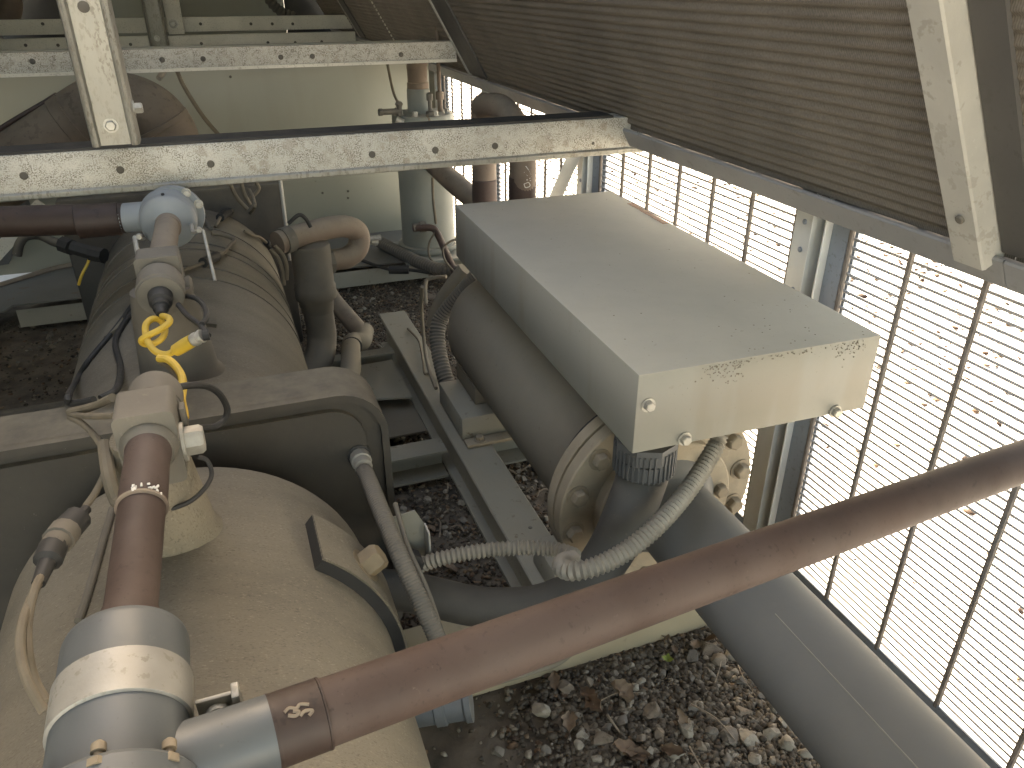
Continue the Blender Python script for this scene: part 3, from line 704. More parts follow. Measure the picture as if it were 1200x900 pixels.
# ------------------------------------------------------------------ cables
def cable(name, P, r, m, label, cat='cable', group=None, n=10, smooth=True, ribs=None):
    return tag(MB().tube(P, r, n, smooth, ribs=ribs).build(name, m), label, cat, group)
def zp(u, v, ox, oy, k): return (ox+u/k, oy+v/k)
# yellow knotted lead of the far actuator
def ya(u, v, y): uu, vv = zp(u, v, 100, 330, 6); return at(uu, vv, y=y)
t = thing('sensor_lead', ya(500, 400, 1.22), 'yellow sensor lead tied in a loose knot below the far angle valve', 'cable')
MB().tube([ya(540, 240, 1.285), ya(585, 255, 1.265), ya(588, 290, 1.25), ya(520, 340, 1.235), ya(440, 380, 1.23), ya(395, 412, 1.235), ya(420, 440, 1.25), ya(490, 432, 1.265), ya(545, 390, 1.27), ya(560, 330, 1.285),
           ya(530, 275, 1.29), ya(475, 262, 1.28), ya(428, 300, 1.265), ya(425, 370, 1.25), ya(450, 440, 1.215), ya(500, 495, 1.20), ya(570, 512, 1.19), ya(625, 490, 1.185)], .0052, 10).build('lead', 'yellow', t)
a, b = ya(622, 492, 1.185), ya(752, 415, 1.17); c = ya(825, 380, 1.165)
MB().lathe(a, b-a, [(0, .006), (.004, .0095), ((b-a).length*.6, .0105), ((b-a).length, .010)], 16).build('plug', 'yellow', t)
MB().lathe(b, c-b, [(0, .0095), (.004, .0105), (.010, .0105), (.011, .009), (.014, .009), (.015, .0108), ((c-b).length, .0105)], 16).build('collar', 'bolt', t)
MB().tube([c, ya(870, 372, 1.165)], .0085, 10).build('socket', 'black', t)
cable('sensor_cable', [ya(866, 380, 1.165), ya(800, 300, 1.2), ya(720, 240, 1.25), ya(655, 165, 1.32)], .0045, 'black', 'thin black cable from the yellow plug up to the far valve block')
cable('sensor_cable', [ya(820, 300, 1.19), ya(852, 250, 1.22), ya(840, 180, 1.28), ya(790, 125, 1.33), ya(720, 104, 1.37), ya(665, 108, 1.40)], .0045, 'black', 'black cable looping round the right of the far valve pedestal')
t = thing('sensor_lead', ya(640, 650, 1.0), 'yellow sensor lead curving from the near actuator down to the hex cap', 'cable')
MB().tube([ya(515, 540, 1.03), ya(580, 548, 1.02), ya(640, 600, 1.0), ya(678, 670, .98), ya(685, 750, .96), ya(676, 830, .935), ya(690, 900, .915), ya(700, 960, .905)], .0052, 10).build('lead', 'yellow', t)
MB().tube([ya(520, 560, 1.035), ya(580, 590, 1.025), ya(630, 645, 1.01), ya(655, 690, 1.0), ya(610, 720, 1.0)], .0045, 10).build('lead_tail', 'tan', t)
MB().tube([ya(620, 725, .99), ya(680, 715, .985), ya(722, 715, .98), ya(690, 672, .985)], .0022, 6, False).build('tie', 'tan', t)
def yb(u, v, y): uu, vv = zp(u, v, 120, 420, 6.43); return at(uu, vv, y=y)
cable('sensor_cable', [yb(488, 255, .93), yb(560, 222, .93), yb(660, 203, .94), yb(780, 208, .96), yb(880, 265, .99), yb(938, 370, 1.0), yb(925, 450, 1.0), yb(860, 508, .99), yb(760, 522, .98), yb(630, 547, .95)], .0045, 'black', 'black cable making a wide loop right of the near angle valve')
cable('sensor_cable', [at(232, 535, y=.90), at(243, 540, y=.90), at(248, 556, y=.89), at(240, 572, y=.87), at(222, 588, y=.865), at(195, 598, y=.87), at(180, 600, y=.89)], .003, 'black', 'thin black cable wrapped round the foot of the near pedestal')
# leads over the left of the shells
gl = 'cables strapped over the left of the housings'
def sh(u, v, lift=.006, R=CRAD):
    """where the sight line meets the housing shell, lifted off it"""
    r = (CF + CR*((u-600)/FPX) + CU*((450-v)/FPX)); ox, oz = CP.x-AX, CP.z-AZ
    a = r.x**2+r.z**2; b = 2*(ox*r.x+oz*r.z); c = ox*ox+oz*oz-(R+lift)**2; D = b*b-4*a*c
    D = max(D, 0)                       # a graze just misses: take the nearest point
    return CP+r*((-b-math.sqrt(D))/(2*a))
def shp(L, lift=.006): return [p for p in (sh(u, v, lift) for u, v in L) if p]
cable('shell_cable', shp([(162, 348), (135, 385), (104, 422), (90, 445)])+[at(81, 462, y=1.27), at(81, 472, y=1.25), at(96, 471, y=1.235), at(110, 468, y=1.22)], .0055, 'black', 'flat black cable sweeping down the left of the far housing')
cable('shell_cable', shp([(160, 360), (143, 382), (135, 402), (141, 430)])+[at(137, 455, y=1.27), at(118, 467, y=1.24)], .006, 'black', 'black cable hanging left of the dark pedestal')
cable('shell_cable', [at(132, 466, y=.95), at(110, 476, y=1.0), at(82, 483, y=1.06)], .0055, 'tan', 'dusty tan cable leaving the near valve block to the left, uppermost of three')
cable('shell_cable', [at(134, 487, y=.9), at(110, 488, y=.96), at(82, 486, y=1.06)], .004, 'tan', 'dusty tan cable leaving the near valve block to the left, middle of three')
cable('shell_cable', [at(82, 489, y=1.06), at(96, 496, y=1.0), at(112, 512, y=.95), at(122, 530, y=.92), at(124, 550, y=.90), at(113, 575, y=.88), at(100, 594, y=.86)], .0042, 'tan', 'dusty tan cable drooping down to the black connector')
cable('shell_cable', [at(122, 520, y=.92), at(128, 560, y=.86), at(136, 585, y=.84), at(142, 590, y=.83)], .008, 'tan', 'thick dusty tan cable behind the near copper pipe')
t = thing('cable_connector', at(75, 630, y=.76), 'black cable connector at the far left of the near housing', 'connector')
P = [at(101, 597, y=.84), at(93, 605, y=.825), at(77, 622, y=.80), at(63, 640, y=.77), at(50, 672, y=.73), at(38, 698, y=.70)]
MB().tube(P[:2], .006, 10, False).build('tail', 'black', t)
MB().lathe(P[1], P[2]-P[1], [(0, .009), (.003, .015), (.035, .016), (.036, .013)], 12).build('shell', 'black', t)
MB().lathe(P[2], P[3]-P[2], [(0, .013), (.001, .0165), (.02, .0165), (.021, .014), (.035, .014)], 12).build('shell', 'boss', t)
MB().lathe(P[3], P[4]-P[3], [(-.004, .011), (.0, .014), (.022, .014), (.026, .0085), (.055, .0065)], 12).build('boot', 'black', t)
cable('shell_cable', [P[4], P[5], at(26, 730, y=.66), at(24, 765, y=.63), at(33, 800, y=.60), at(52, 834, y=.58)], .0045, 'tan', 'dusty tan cable curling below the black connector, outer of two')
cable('shell_cable', [P[4], at(41, 690, y=.70), at(33, 725, y=.67), at(33, 760, y=.64), at(40, 795, y=.62), at(54, 822, y=.60)], .0042, 'tan', 'dusty tan cable curling below the black connector, inner of two')
cable('shell_cable', shp([(132, 596), (122, 630), (112, 665), (100, 705), (92, 728)], .004), .005, 'boss', 'dark cable lying on the near housing beside the copper pipe')
# leads and connectors on the far shell
t = thing('cable_connector', sh(262, 250), 'black inline connector high on the far housing beside the valve', 'connector')
p = shp([(254, 262), (258, 255), (263, 251), (268, 249), (276, 246)], .012)
MB().tube(p[1:4], .013, 10).build('shell', 'black', t)
MB().tube([sh(252, 266, .004), p[0], p[1]], .005, 8).build('lead', 'tan', t)
MB().tube([p[3], p[4], sh(290, 250, .01), at(298, 244, y=2.4), at(297, 232, y=2.45), at(292, 222, y=2.5)], .005, 8).build('lead', 'tan', t)
t = thing('cable_connector', sh(247, 300), 'black inline connector behind the thin right bracket', 'connector')
p = shp([(212, 318), (238, 308), (246, 304), (254, 300), (263, 295), (270, 287), (274, 281), (262, 276), (248, 274)], .012)
MB().tube(p[1:4], .013, 10).build('shell', 'black', t)
MB().tube(p[:2], .005, 8).build('lead', 'tan', t)
MB().tube(p[3:], .005, 8).build('lead', 'tan', t)
t = thing('cable_connector', sh(236, 250), 'black inline connector touching the far valve flange', 'connector')
p = shp([(230, 249), (237, 254), (243, 262), (247, 268)], .012)
MB().tube(p[:2], .013, 10).build('shell', 'black', t)
MB().tube(p[1:], .006, 8).build('lead', 'cond', t)
t = thing('cable_connector', sh(316, 280), 'black inline connector on the right flank of the far housing', 'connector')
p = shp([(286, 271), (296, 276), (304, 278), (312, 284), (319, 291), (326, 296)], .012)
MB().tube(p[3:5], .011, 10).build('shell', 'black', t)
MB().tube(p[:4], .005, 8).build('lead', 'tan', t)
# bundle of leads at the rear right of the far housing
gq = 'leads bundled at the rear right of the far housing'
for k, L in enumerate(([(270, 216), (278, 232), (290, 245)], [(283, 214), (286, 226), (293, 240)], [(300, 213), (303, 222), (294, 232)])):
    cable('bundle_lead', [at(u, v, y=2.45+.03*k) for u, v in L], .006, 'tan', ['pale lead curving off the rear of the far housing, leftmost of three under the beam', 'pale lead in the middle of three under the beam', 'pale bent lead, rightmost of three under the beam'][k])
for k, L in enumerate(([(322, 288), (331, 298), (336, 312), (336, 328)], [(317, 292), (326, 303), (331, 318), (333, 334)], [(338, 262), (350, 252), (358, 256), (364, 266)])):
    cable('bundle_lead', [at(u, v, y=2.2) for u, v in L], .0055, 'tan' if k < 2 else 'black', ['pale lead drooping over the right flank of the far housing, outer one', 'pale lead drooping over the right flank of the far housing, inner one', 'thin dark lead arching above the dusty hairpin pipe'][k])
t = thing('support_rod', at(335, 255, y=2.62), 'thin pale support rod in front of the bulkhead wall by the hairpin pipe', 'rod')
MB().tube([at(328, 208, y=2.64), at(340, 305, y=2.62)], .006, 8, False).build('rod', 'strut', t)
t = tag(MB().tube([at(207, 82, y=4.0), at(216, 102, y=3.98), at(237, 135, y=3.95), at(258, 160, y=3.9)], .009, 8).build('capillary_tube', 'tan'), 'pale thin tube slanting down the bulkhead wall right of the big bend', 'tube')

# ------------------------------------------------------------------ hairpin pipe, strainer and low pipes right of the far housing
t = thing('hairpin_pipe', (.25, 2.3, .5), 'dusty beige hairpin pipe beside the far housing', 'pipe')
P = [at(325, 285, y=2.22), at(345, 278, y=2.25), at(385, 267, y=2.3), at(408, 266, y=2.33), at(420, 274, y=2.35), at(419, 291, y=2.34), at(406, 302, y=2.32), at(388, 305, y=2.3), at(365, 310, y=2.28)]
MB().tube(P, .033, 24).build('pipe', 'copdu', t)
MB().lathe(at(388, 305, y=2.3), P[-1]-P[-2], [(0, .034), (.002, .042), (.02, .042), (.022, .034)], 8).build('nut', 'valve', t)
MB().lathe(P[0].lerp(P[1], .8), P[0]-P[1], [(0, .034), (.002, .038), (.03, .038)], 20).build('collar', 'valve', t)
a = at(363, 286, y=2.27); b = at(366, 420, y=2.2)
t = thing('suction_strainer', (a.x, a.y, .2), 'dark upright strainer under the dusty hairpin pipe', 'strainer')
MB().lathe((a.x, a.y, a.z), -Z, [(-.01, .03), (0, .055), (.01, .058), (.125, .058), (.13, .062), (.165, .062), (.175, .052), (.21, .047)], 32).build('body', 'boss', t, 50)
MB().tube([Vector((a.x, a.y, a.z-.2)), Vector((a.x-.0, a.y-.01, a.z-.30)), Vector((a.x-.03, a.y-.06, a.z-.36)), Vector((a.x-.1, a.y-.12, a.z-.39))], .045, 24).build('elbow', 'boss', t)
t = thing('drain_pipe', (.3, 2.5, .12), 'dusty grey pipe with a tight elbow lying on the far gravel', 'pipe')
MB().tube([at(375, 322, z=.2), at(390, 350, z=.185), at(408, 372, z=.18), at(420, 386, z=.18), at(427, 396, z=.185)], .032, 24).build('pipe', 'copdu', t)
MB().tube([at(428, 388, z=.175), at(424, 400, z=.20), at(412, 402, z=.22), at(411, 430, z=.25), at(406, 455, z=.26)], .031, 24).build('elbow', 'insul', t)
MB().lathe(at(412, 406, z=.225), Vector((.0, -1, .1)), [(0, .031), (.001, .034), (.006, .034), (.007, .031)], 24).build('clip', 'black', t)

# ------------------------------------------------------------------ vessel and copper at the back right
VX = at(500, 230, y=3.62).x; VY = 3.62
t = thing('receiver_vessel', (VX, VY, .10), 'tall green grey receiver vessel with a flanged lid in front of the far wire guard', 'vessel')
zt = at(495, 131, y=VY).z
MB().lathe((VX, VY, .10), Z, [(0, .128), (.03, .128), (.032, .15), (.05, .15), (.052, .128), (zt-.10-.045, .128)], 44).build('shell', 'vessel', t)
MB().lathe((VX, VY, zt-.045), Z, [(0, .140), (.038, .140), (.042, .136), (.0425, 0)], 44).build('lid', 'vessel', t)
for a in (150, 200, 240, 285, 330):
    hexbolt(t, (VX+.118*math.cos(R_(a)), VY+.118*math.sin(R_(a)), zt-.003), Z, .012, .018, 'bolt')
MB().mm((VX-.16, VY-.2, .101), (VX+.17, VY+.16, .115), .003).build('foot', 'vessel', t)
MB().tube([at(507, 208, y=3.49), at(508, 235, y=3.49), at(511, 262, y=3.49)], .006, 8).build('gauge_line', 'tan', t)
q = at(455, 131, y=3.56)
t = thing('service_valve', q, 'small metal service valve at the left edge of the vessel lid', 'valve')
MB().tube([q+Vector((-.035, 0, 0)), q+Vector((.06, 0, 0))], .013, 10, False).lathe(q+Vector((.05, 0, -.03)), Z, [(0, .012), (.05, .012), (.06, .018), (.07, .012)], 12).build('body', 'valve', t)
MB().lathe(q+Vector((-.045, 0, 0)), X, [(0, .012), (.004, .017), (.018, .017), (.02, .012)], 6).build('cap', 'valve', t)
MB().tube([q+Vector((.03, -.02, -.03)), q+Vector((.06, -.03, -.045))], .014, 10, False).build('port', 'bolt', t)
MB().tube([q+Vector((.05, 0, .03)), at(461, 108, y=3.58), at(455, 80, y=3.62), at(452, 62, y=3.66)], .006, 8).build('capillary', 'tan', t)
t = thing('lid_fitting', (VX+.02, VY-.1, zt), 'small fitting and pale wire on the front of the vessel lid', 'fitting')
MB().lathe((VX+.01, VY-.105, zt), Z, [(0, .02), (.015, .02), (.02, .009), (.06, .009), (.062, .014), (.09, .014), (.095, .006)], 12).build('stem', 'valve', t)
MB().tube([at(500, 135, y=3.49), at(503, 140, y=3.48), at(504, 150, y=3.48)], .005, 8).build('wire', 'tan', t)
t = thing('lid_fitting', (VX+.1, VY-.02, zt), 'narrow upright line with a dark valve at the right of the vessel lid', 'fitting')
MB().lathe((VX+.085, VY+.0, zt-.002), Z, [(0, .012), (.05, .012), (.052, .018), (.085, .018), (.087, .009), (.45, .009)], 12).build('stem', 'copdu', t)
t = thing('copper_pipe', (VX-.01, VY+.01, zt), 'copper riser standing on the vessel lid, with a scorched foot', 'pipe')
MB().lathe((VX-.012, VY+.01, zt-.004), Z, [(0, .052), (.06, .050), (.13, .048), (.132, .045), (.2, .045)], 28).tube([Vector((VX-.012, VY+.01, zt+.18)), Vector((VX-.012, VY+.01, .955)), Vector((VX+.012, VY+.012, 1.0)), Vector((VX+.07, VY+.015, 1.015)), Vector((VX+.35, VY+.02, 1.015))], .0448, 28).build('riser', 'copdu', t)
MB().lathe((VX-.012, VY+.01, zt-.003), Z, [(0, .0505), (.001, .0525), (.10, .0515), (.104, .049)], 28).build('scorched_foot', 'vessel', t)
# copper return bend
t = thing('return_bend', (.98, 2.75, .5), 'copper return bend rising behind the terminal box', 'pipe')
a = at(568, 240, x=.97); b = at(612, 240, x=.99)
za = at(570, 128, x=.97).z
tp = at(582, 126, x=.975)
P = [Vector((a.x, a.y, a.z-.3)), Vector((a.x, a.y, a.z)), Vector((a.x, a.y, za-.03)), Vector((a.x, a.y-.05, za+.008)), Vector((.98, (a.y+b.y)/2, za+.02)), Vector((b.x, b.y+.06, za-.03)), Vector((b.x, b.y, za-.12)), Vector((b.x, b.y, b.z)), Vector((b.x, b.y, b.z-.3))]
MB().tube(P, .047, 28).build('bend', 'copdu', t)
MB().lathe(Vector((a.x, a.y, a.z-.2)), Z, [(0, .046), (.001, .049), (.30, .049), (.303, .046)], 28).build('sleeve', 'copper', t)
MB().lathe(Vector((b.x, b.y, b.z-.2)), Z, [(0, .046), (.001, .049), (.30, .049), (.303, .046)], 28).build('sleeve', 'copper', t)
# scrawled chalk figures on the right leg
lg = Vector((b.x, b.y, 0)); cd = (CP-lg); cd.z = 0; cd.normalize(); cw = Vector((-cd.y, cd.x, 0))*-1
mb = MB()
def leg(u, v):
    p = at(u, v, y=b.y-.04); s_ = (p-lg).dot(cw); s_ = max(-.046, min(.046, s_))
    return lg+cw*s_+cd*math.sqrt(.0497**2-s_*s_)+Z*p.z
for st in ([(616, 194), (619, 198), (622, 204)], [(614, 201), (618, 205), (623, 206)], [(616, 207), (621, 208), (617, 210), (622, 211)], [(614, 215), (619, 213), (621, 217), (616, 219), (614, 215)]):
    mb.tube([leg(u, v) for u, v in st], .0016, 6)
mb.build('chalk_mark', 'white', t)
t = tag(MB().tube([at(508, 192, y=3.50), at(530, 212, y=3.2), at(558, 236, x=.97), at(572, 248, x=.97)], .045, 24).build('copper_pipe', 'copdu'), 'slanting copper pipe from vessel to the return bend', 'pipe')
t = thing('copper_pipe', at(515, 275, y=3.35), 'thin orange copper line hooking down from the vessel valve', 'pipe')
MB().tube([at(484, 267, y=3.45), at(505, 267, y=3.42), at(512, 273, y=3.40), at(520, 290, y=3.3), at(530, 312, y=3.15), at(534, 322, y=3.1)], .016, 12).build('line', 'copper', t)
MB().lathe(at(484, 267, y=3.45), X, [(0, .02), (.03, .02), (.032, .026), (.06, .026), (.062, .018)], 10).build('valve', 'valve', t)
cable('thin_wire', [at(511, 270, y=3.4), at(503, 285, y=3.38), at(503, 300, y=3.35), at(512, 310, y=3.3), at(528, 312, y=3.2)], .005, 'tan', 'pale thin wire loop at the foot of the vessel')
cable('thin_wire', [at(538, 279, y=3.1), at(526, 284, y=3.1), at(519, 292, y=3.1), at(522, 306, y=3.05), at(532, 318, y=3.0)], .005, 'tan', 'pale thin wire arching to the back corner of the terminal box')
# floor conduit and connectors on the far deck
cable('floor_conduit', [at(446, 284, z=.13), at(470, 297, z=.13), at(492, 308, z=.13), at(515, 316, z=.14), at(540, 318, z=.16)], .028, 'cond', 'grey ribbed conduit lying on the far deck below the vessel', 'conduit', n=14, ribs=(.02, .004))
t = thing('cable_connector', at(465, 316, z=.115), 'black inline connector lying on the far deck', 'connector')
MB().tube([at(456, 316, z=.118), at(479, 316, z=.118)], .020, 10, False).build('shell', 'black', t)
MB().tube([at(424, 305, z=.13), at(440, 311, z=.115), at(457, 316, z=.118)], .008, 8).build('lead', 'black', t)
MB().tube([at(478, 316, z=.118), at(493, 318, z=.115), at(515, 322, z=.115), at(530, 321, z=.12)], .008, 8).build('lead', 'black', t)
t = thing('hose_barb', at(437, 281, z=.2), 'small shiny fitting in front of the bulkhead wall by the hairpin pipe', 'fitting')
MB().tube([at(430, 280, z=.22), at(446, 278, z=.22)], .014, 8, False).tube([at(434, 283, z=.2), at(442, 284, z=.19)], .016, 8, False).build('body', 'bolt', t)

# ------------------------------------------------------------------ evaporator barrel, flange and water pipe
EX, EZ, ER = .695, H-.897, .165
t = thing('evaporator_barrel', (EX, 1.7, EZ-ER), 'dark insulated evaporator barrel under the terminal box', 'evaporator')
MB().lathe((EX, 0, EZ), Y, [(1.10, ER-.004), (1.16, ER-.003), (1.165, ER), (1.95, ER), (1.985, ER-.012), (2.0, ER-.04), (2.003, ER-.08)], 64).build('shell', 'insul', t)
MB().lathe((EX, 1.161, EZ), Y, [(0, ER-.003), (.001, ER+.0015), (.006, ER+.0015), (.007, ER)], 64).build('seam', 'black', t)
FR = .21
MB().lathe((EX, 1.05, EZ), Y, [(0, 0), (0.0, FR-.003), (.003, FR), (.027, FR), (.03, FR-.003), (.03, 0)], 64).build('flange', 'flange', t)
MB().lathe((EX, 1.084, EZ), Y, [(0, FR), (.026, FR), (.027, ER)], 64).build('flange', 'flange', t)
for i in range(14):
    a = 2*math.pi*(i+.35)/14
    hexbolt(t, (EX+.183*math.cos(a), 1.05, EZ+.183*math.sin(a)), -Y, .0165, .016, 'rust')
t = thing('water_pipe', (EX, .4, EZ-.08), 'wide dark grey water pipe running from the flange toward the lower right', 'pipe')
MB().lathe((EX, 1.048, EZ), -Y, [(0, .142), (.022, .142), (.025, .139), (.0255, .1)], 56).build('flange', 'flange', t)
MB().lathe((EX, 1.03, EZ), -Y, [(0, .112), (.016, .098), (.03, .082), (.05, .08), (1.9, .08)], 56).build('pipe', 'wpipe', t, 50)
for i in range(8):
    a = 2*math.pi*(i+.15)/8
    hexbolt(t, (EX+.118*math.cos(a), 1.0255, EZ+.118*math.sin(a)), -Y, .0145, .015, 'rust')
a = R_(118)
MB().tube([Vector((EX+0.0801*math.cos(a), .66, EZ+0.0801*math.sin(a))), Vector((EX+0.0801*math.cos(a), -.5, EZ+0.0801*math.sin(a)))], .001, 6, False).build('seam', 'rail', t)

# ------------------------------------------------------------------ terminal box
x0, x1, y0, y1, z0, z1 = .541, .995, .906, 1.955, .629, .77
tbox = t = thing('terminal_box', (x0, y0, z0), 'large grey sheet metal terminal box with dusty lid above the evaporator', 'box')
MB().mm((x0, y0, z0), (x1, y1, z1), .0022).build('cover', 'box', t)
MB().mm((x0+.006, y0+.02, z0-.008), (x1-.006, y1-.004, z0+.002)).build('base_tray', 'wall', t)
for u, v in ((759, 474), (801, 513), (974, 479)): hexbolt(t, at(u, v, y=y0), -Y, .009, .009, 'bolt')
a = at(728, 238, z=z1); b = at(772, 262, z=z1)
mb = MB()
for k in range(16):
    f = k/16; p = a.lerp(b, f); q = a.lerp(b, f+.05); mb.box(((p+q)/2)+Z*.0008, ((q-p).length*.75, .012+.005*random.random(), .0008), Matrix.Rotation(math.atan2((b-a).y, (b-a).x), 3, 'Z'))
mb.build('faded_sticker', 'orange', t)
# splashes of dried mud on the front upper edge
mb = MB()
for k in range(240):
    cl = random.choice([(835, 16), (850, 12), (862, 8), (980, 16), (1000, 12), (900, 60), (930, 60)])
    u = random.gauss(cl[0], cl[1]*.5); v_edge = 440-(u-748)*.179
    v = v_edge+abs(random.gauss(3, 10 if cl[1] < 30 else 2))+1
    p = at(u, v, y=y0); sx = random.uniform(.0004, .0017)
    if x0+.004 < p.x < x1-.004 and p.z < z1-.003: mb.lathe((p.x, y0-.0012, p.z), Y, [(0, sx*.5), (.001, sx)], 6)
for k in range(46):                      # dirt flecks on the lid, thicker toward its front right edge
    x = random.uniform(x0+.02, x1-.02); y = y0+abs(random.gauss(0, .07 if k < 26 else .5))+.01
    if k < 26: x = random.uniform(x0+.2, x1-.01)
    if y < y1-.05: mb.lathe((x, y, z1-.0004), Z, [(0, random.uniform(.001, .0028)), (.0009, .0006)], 6)
mb.build('mud_splash', 'mud', t)['kind'] = 'stuff'
tbox.rotation_euler.z = R_(-1.3)
# cable gland and power conduit
g0 = Vector((at(756, 528, y=.958).x, .958, z0-.009))
t = thing('power_conduit', (g0.x, g0.y, .2), 'thick black conduit dropping from the box gland and curving left to the compressor', 'conduit')
gp = [(0, .040), (.006, .042)]
mb = MB().lathe(g0+Z*.0, -Z, [(0, .054), (.030, .054), (.034, .050)], 8)
mb.build('gland_nut', 'gland', t)
mb = MB().lathe(g0-Z*.034, -Z, [(0, .050), (.026, .050), (.031, .046)], 48)
for i in range(36):
    a = 2*math.pi*i/36; mb.box(g0-Z*.018+Vector((.052*math.cos(a), .052*math.sin(a), -.018)), (.0035, .003, .050), Matrix.Rotation(a, 3, 'Z'))
mb.build('gland_body', 'gland', t)
P = [g0-Z*.05, g0-Z*.085+X*-.002, at(737, 602, d=1.325), at(714, 648, d=1.345), at(684, 686, d=1.36), at(645, 706, d=1.37), at(605, 712, d=1.375), at(555, 710, d=1.38), at(500, 698, d=1.38), at(450, 690, d=1.39), at(400, 690, d=1.41)]
MB().tube(P, lambda f: .0455-.010*min(1, f*1.8), 28).build('hose', 'bcond', t, 180)
# metal flex conduits
P = [at(843, 510, d=1.335), at(836, 528, d=1.33), at(808, 572, d=1.28), at(775, 611, d=1.23), at(738, 643, d=1.20), at(703, 662, d=1.18), at(676, 669, d=1.18), at(660, 666, d=1.20), at(661, 659, d=1.23), at(674, 656, d=1.25)]
cable('flex_conduit', P, .0142, 'flex', 'bright ribbed metal flex conduit hanging from the front of the terminal box', 'conduit', n=14, ribs=(.0085, .004))
P = [at(488, 664, d=1.32), at(515, 655, d=1.31), at(560, 646, d=1.31), at(610, 642, d=1.31), at(650, 644, d=1.30), at(676, 652, d=1.27)]
cable('flex_conduit', P, .0118, 'flex', 'dull ribbed metal flex conduit running level over the gravel to the small junction bracket', 'conduit', n=14, ribs=(.0085, .004))
t = thing('junction_bracket', at(485, 640, d=1.33), 'small grey junction bracket plate where the level flex conduit begins', 'bracket')
q = at(483, 630, d=1.33)
MB().ext([(-.05, -.02), (.005, -.02), (.008, -.02), (.008, .055), (-.006, .085), (-.05, .08)], (q.x+.014, q.y-.0, q.z-.03), X, Z, Y*.003).build('plate', 'rail', t)
MB().ext([(0, 0), (.003, 0), (.003, .075), (0, .075)], (q.x+.022, q.y-.03, q.z-.05), X, Z, Y*.03).build('edge', 'strut', t)
MB().lathe(at(479, 655, d=1.31), -Y, [(0, .022), (.02, .022), (.024, .016)], 10).build('fitting', 'black', t)
# grey conduit dropping from the black plate
t = thing('drop_conduit', at(460, 650, d=1.2), 'ribbed grey conduit with pale gland dropping from the black mounting plate', 'conduit')
g0 = at(421, 534, y=1.152)
P = [g0+Vector((.0, -.03, -.01)), at(431, 560, d=1.28), at(449, 605, d=1.21), at(470, 655, d=1.16), at(495, 710, d=1.14), at(514, 752, d=1.13)]
MB().tube(P, .0135, 16, ribs=(.0045, .0012)).build('hose', 'cond', t, 180)
dr = (P[1]-g0).normalized()
MB().lathe(g0, dr, [(-.01, .013), (.006, .018), (.022, .018), (.024, .0155), (.04, .0155)], 12).build('gland', 'wgland', t)
MB().lathe(g0-dr*.005, dr, [(-.004, .02), (.006, .021), (.008, .017)], 20).build('gland_nut', 'black', t)
cable('thin_wire', [at(463, 590, d=1.25), at(478, 640, d=1.2), at(500, 690, d=1.17), at(519, 745, d=1.15)], .004, 'boss', 'dark thin line running alongside the drop conduit')
# bundle of conduits at the far end of the barrel
cable('ribbed_conduit', [at(560, 322, y=2.08), at(542, 342, y=2.12), at(520, 368, y=2.15), at(513, 385, y=2.14), at(514, 410, y=2.10), at(521, 440, y=2.04), at(530, 466, y=1.99), at(532, 480, y=1.96)], .024, 'cond', 'ribbed grey conduit bending down the far end of the barrel, nearer of two', 'conduit', n=14, ribs=(.011, .003))
cable('ribbed_conduit', [at(546, 316, y=2.2), at(530, 336, y=2.22), at(516, 358, y=2.24), at(508, 382, y=2.24)], .026, 'insul', 'smooth dark conduit bending behind the ribbed one at the barrel end', 'conduit', n=14)
cable('thin_wire', [at(495, 336, z=.45), at(494, 360, z=.35), at(497, 400, z=.22), at(502, 430, z=.19), at(511, 455, z=.18)], .006, 'insul', 'thin dark tube dropping in front of the far gravel')
cable('thin_wire', [at(523, 324, y=2.7), at(505, 326, y=2.75), at(499, 332, y=2.75), at(499, 356, y=2.7)], .007, 'insul', 'dark bent tube hooking down beside the far gravel')
cable('thin_wire', [at(478, 385, z=.175), at(490, 398, z=.18), at(494, 412, z=.18), at(496, 425, z=.18), at(498, 438, z=.18), at(505, 436, z=.18)], .004, 'tan', 'pale thin wire lying along the long rail')
cable('thin_wire', [at(511, 430, z=.19), at(516, 450, z=.19), at(528, 480, z=.2)], .006, 'flange', 'pale rusty wire end beside the ribbed conduit on the saddle')
# thin line along the near cross member
cable('thin_wire', [at(490, 828, y=1.0), at(560, 806, y=1.03), at(630, 785, y=1.045), at(655, 776, y=1.045), at(680, 756, y=1.045), at(705, 735, y=1.045)], .0065, 'insul', 'dark tube bent up against the tan cross member')
# left side: insulated pipes, brace and dark gear
for k, (y, z, r, lb) in enumerate(((1.52, .33, .075, 'dark insulated pipe left of the housings, nearest of three'), (1.88, .27, .06, 'dark insulated pipe left of the housings, middle of three'), (2.15, .22, .055, 'dark insulated pipe left of the housings, farthest of three'))):
    tag(MB().tube([(-1.6, y-.16, z-.03), (-1.0, y-.05, z), (-.7, y, z), (-.3, y, z)], r, 24).build('insulated_pipe', 'plate'), lb, 'pipe')
t = thing('diagonal_brace', at(20, 270, y=3.9), 'pale diagonal brace crossing the bulkhead wall at far left', 'brace')
a = at(-20, 315, y=3.9); b = at(50, 238, y=3.9); ax = (b-a).normalized()
MB().ext([(-.028, 0), (.028, 0), (.028, .004), (-.024, .004), (-.024, .04), (-.028, .04)], a, ax.cross(Y), Y, b-a).build('angle', 'beam2', t)
t = thing('control_cabinet', at(-10, 250, y=3.98), 'dark blue black cabinet corner behind the pale brace at far left', 'cabinet')
a = at(28, 244, y=3.98)
MB().ext([(-.9, -.3), (-.14, -.22), (0, 0), (0, .12), (-.9, .12)], (a.x+.02, 3.96, a.z-.02), X, Z, Y*.06).build('door', 'gland', t)
t = thing('pressure_line', at(60, 280, y=2.5), 'dark hose with inline connectors left of the far housing', 'hose')
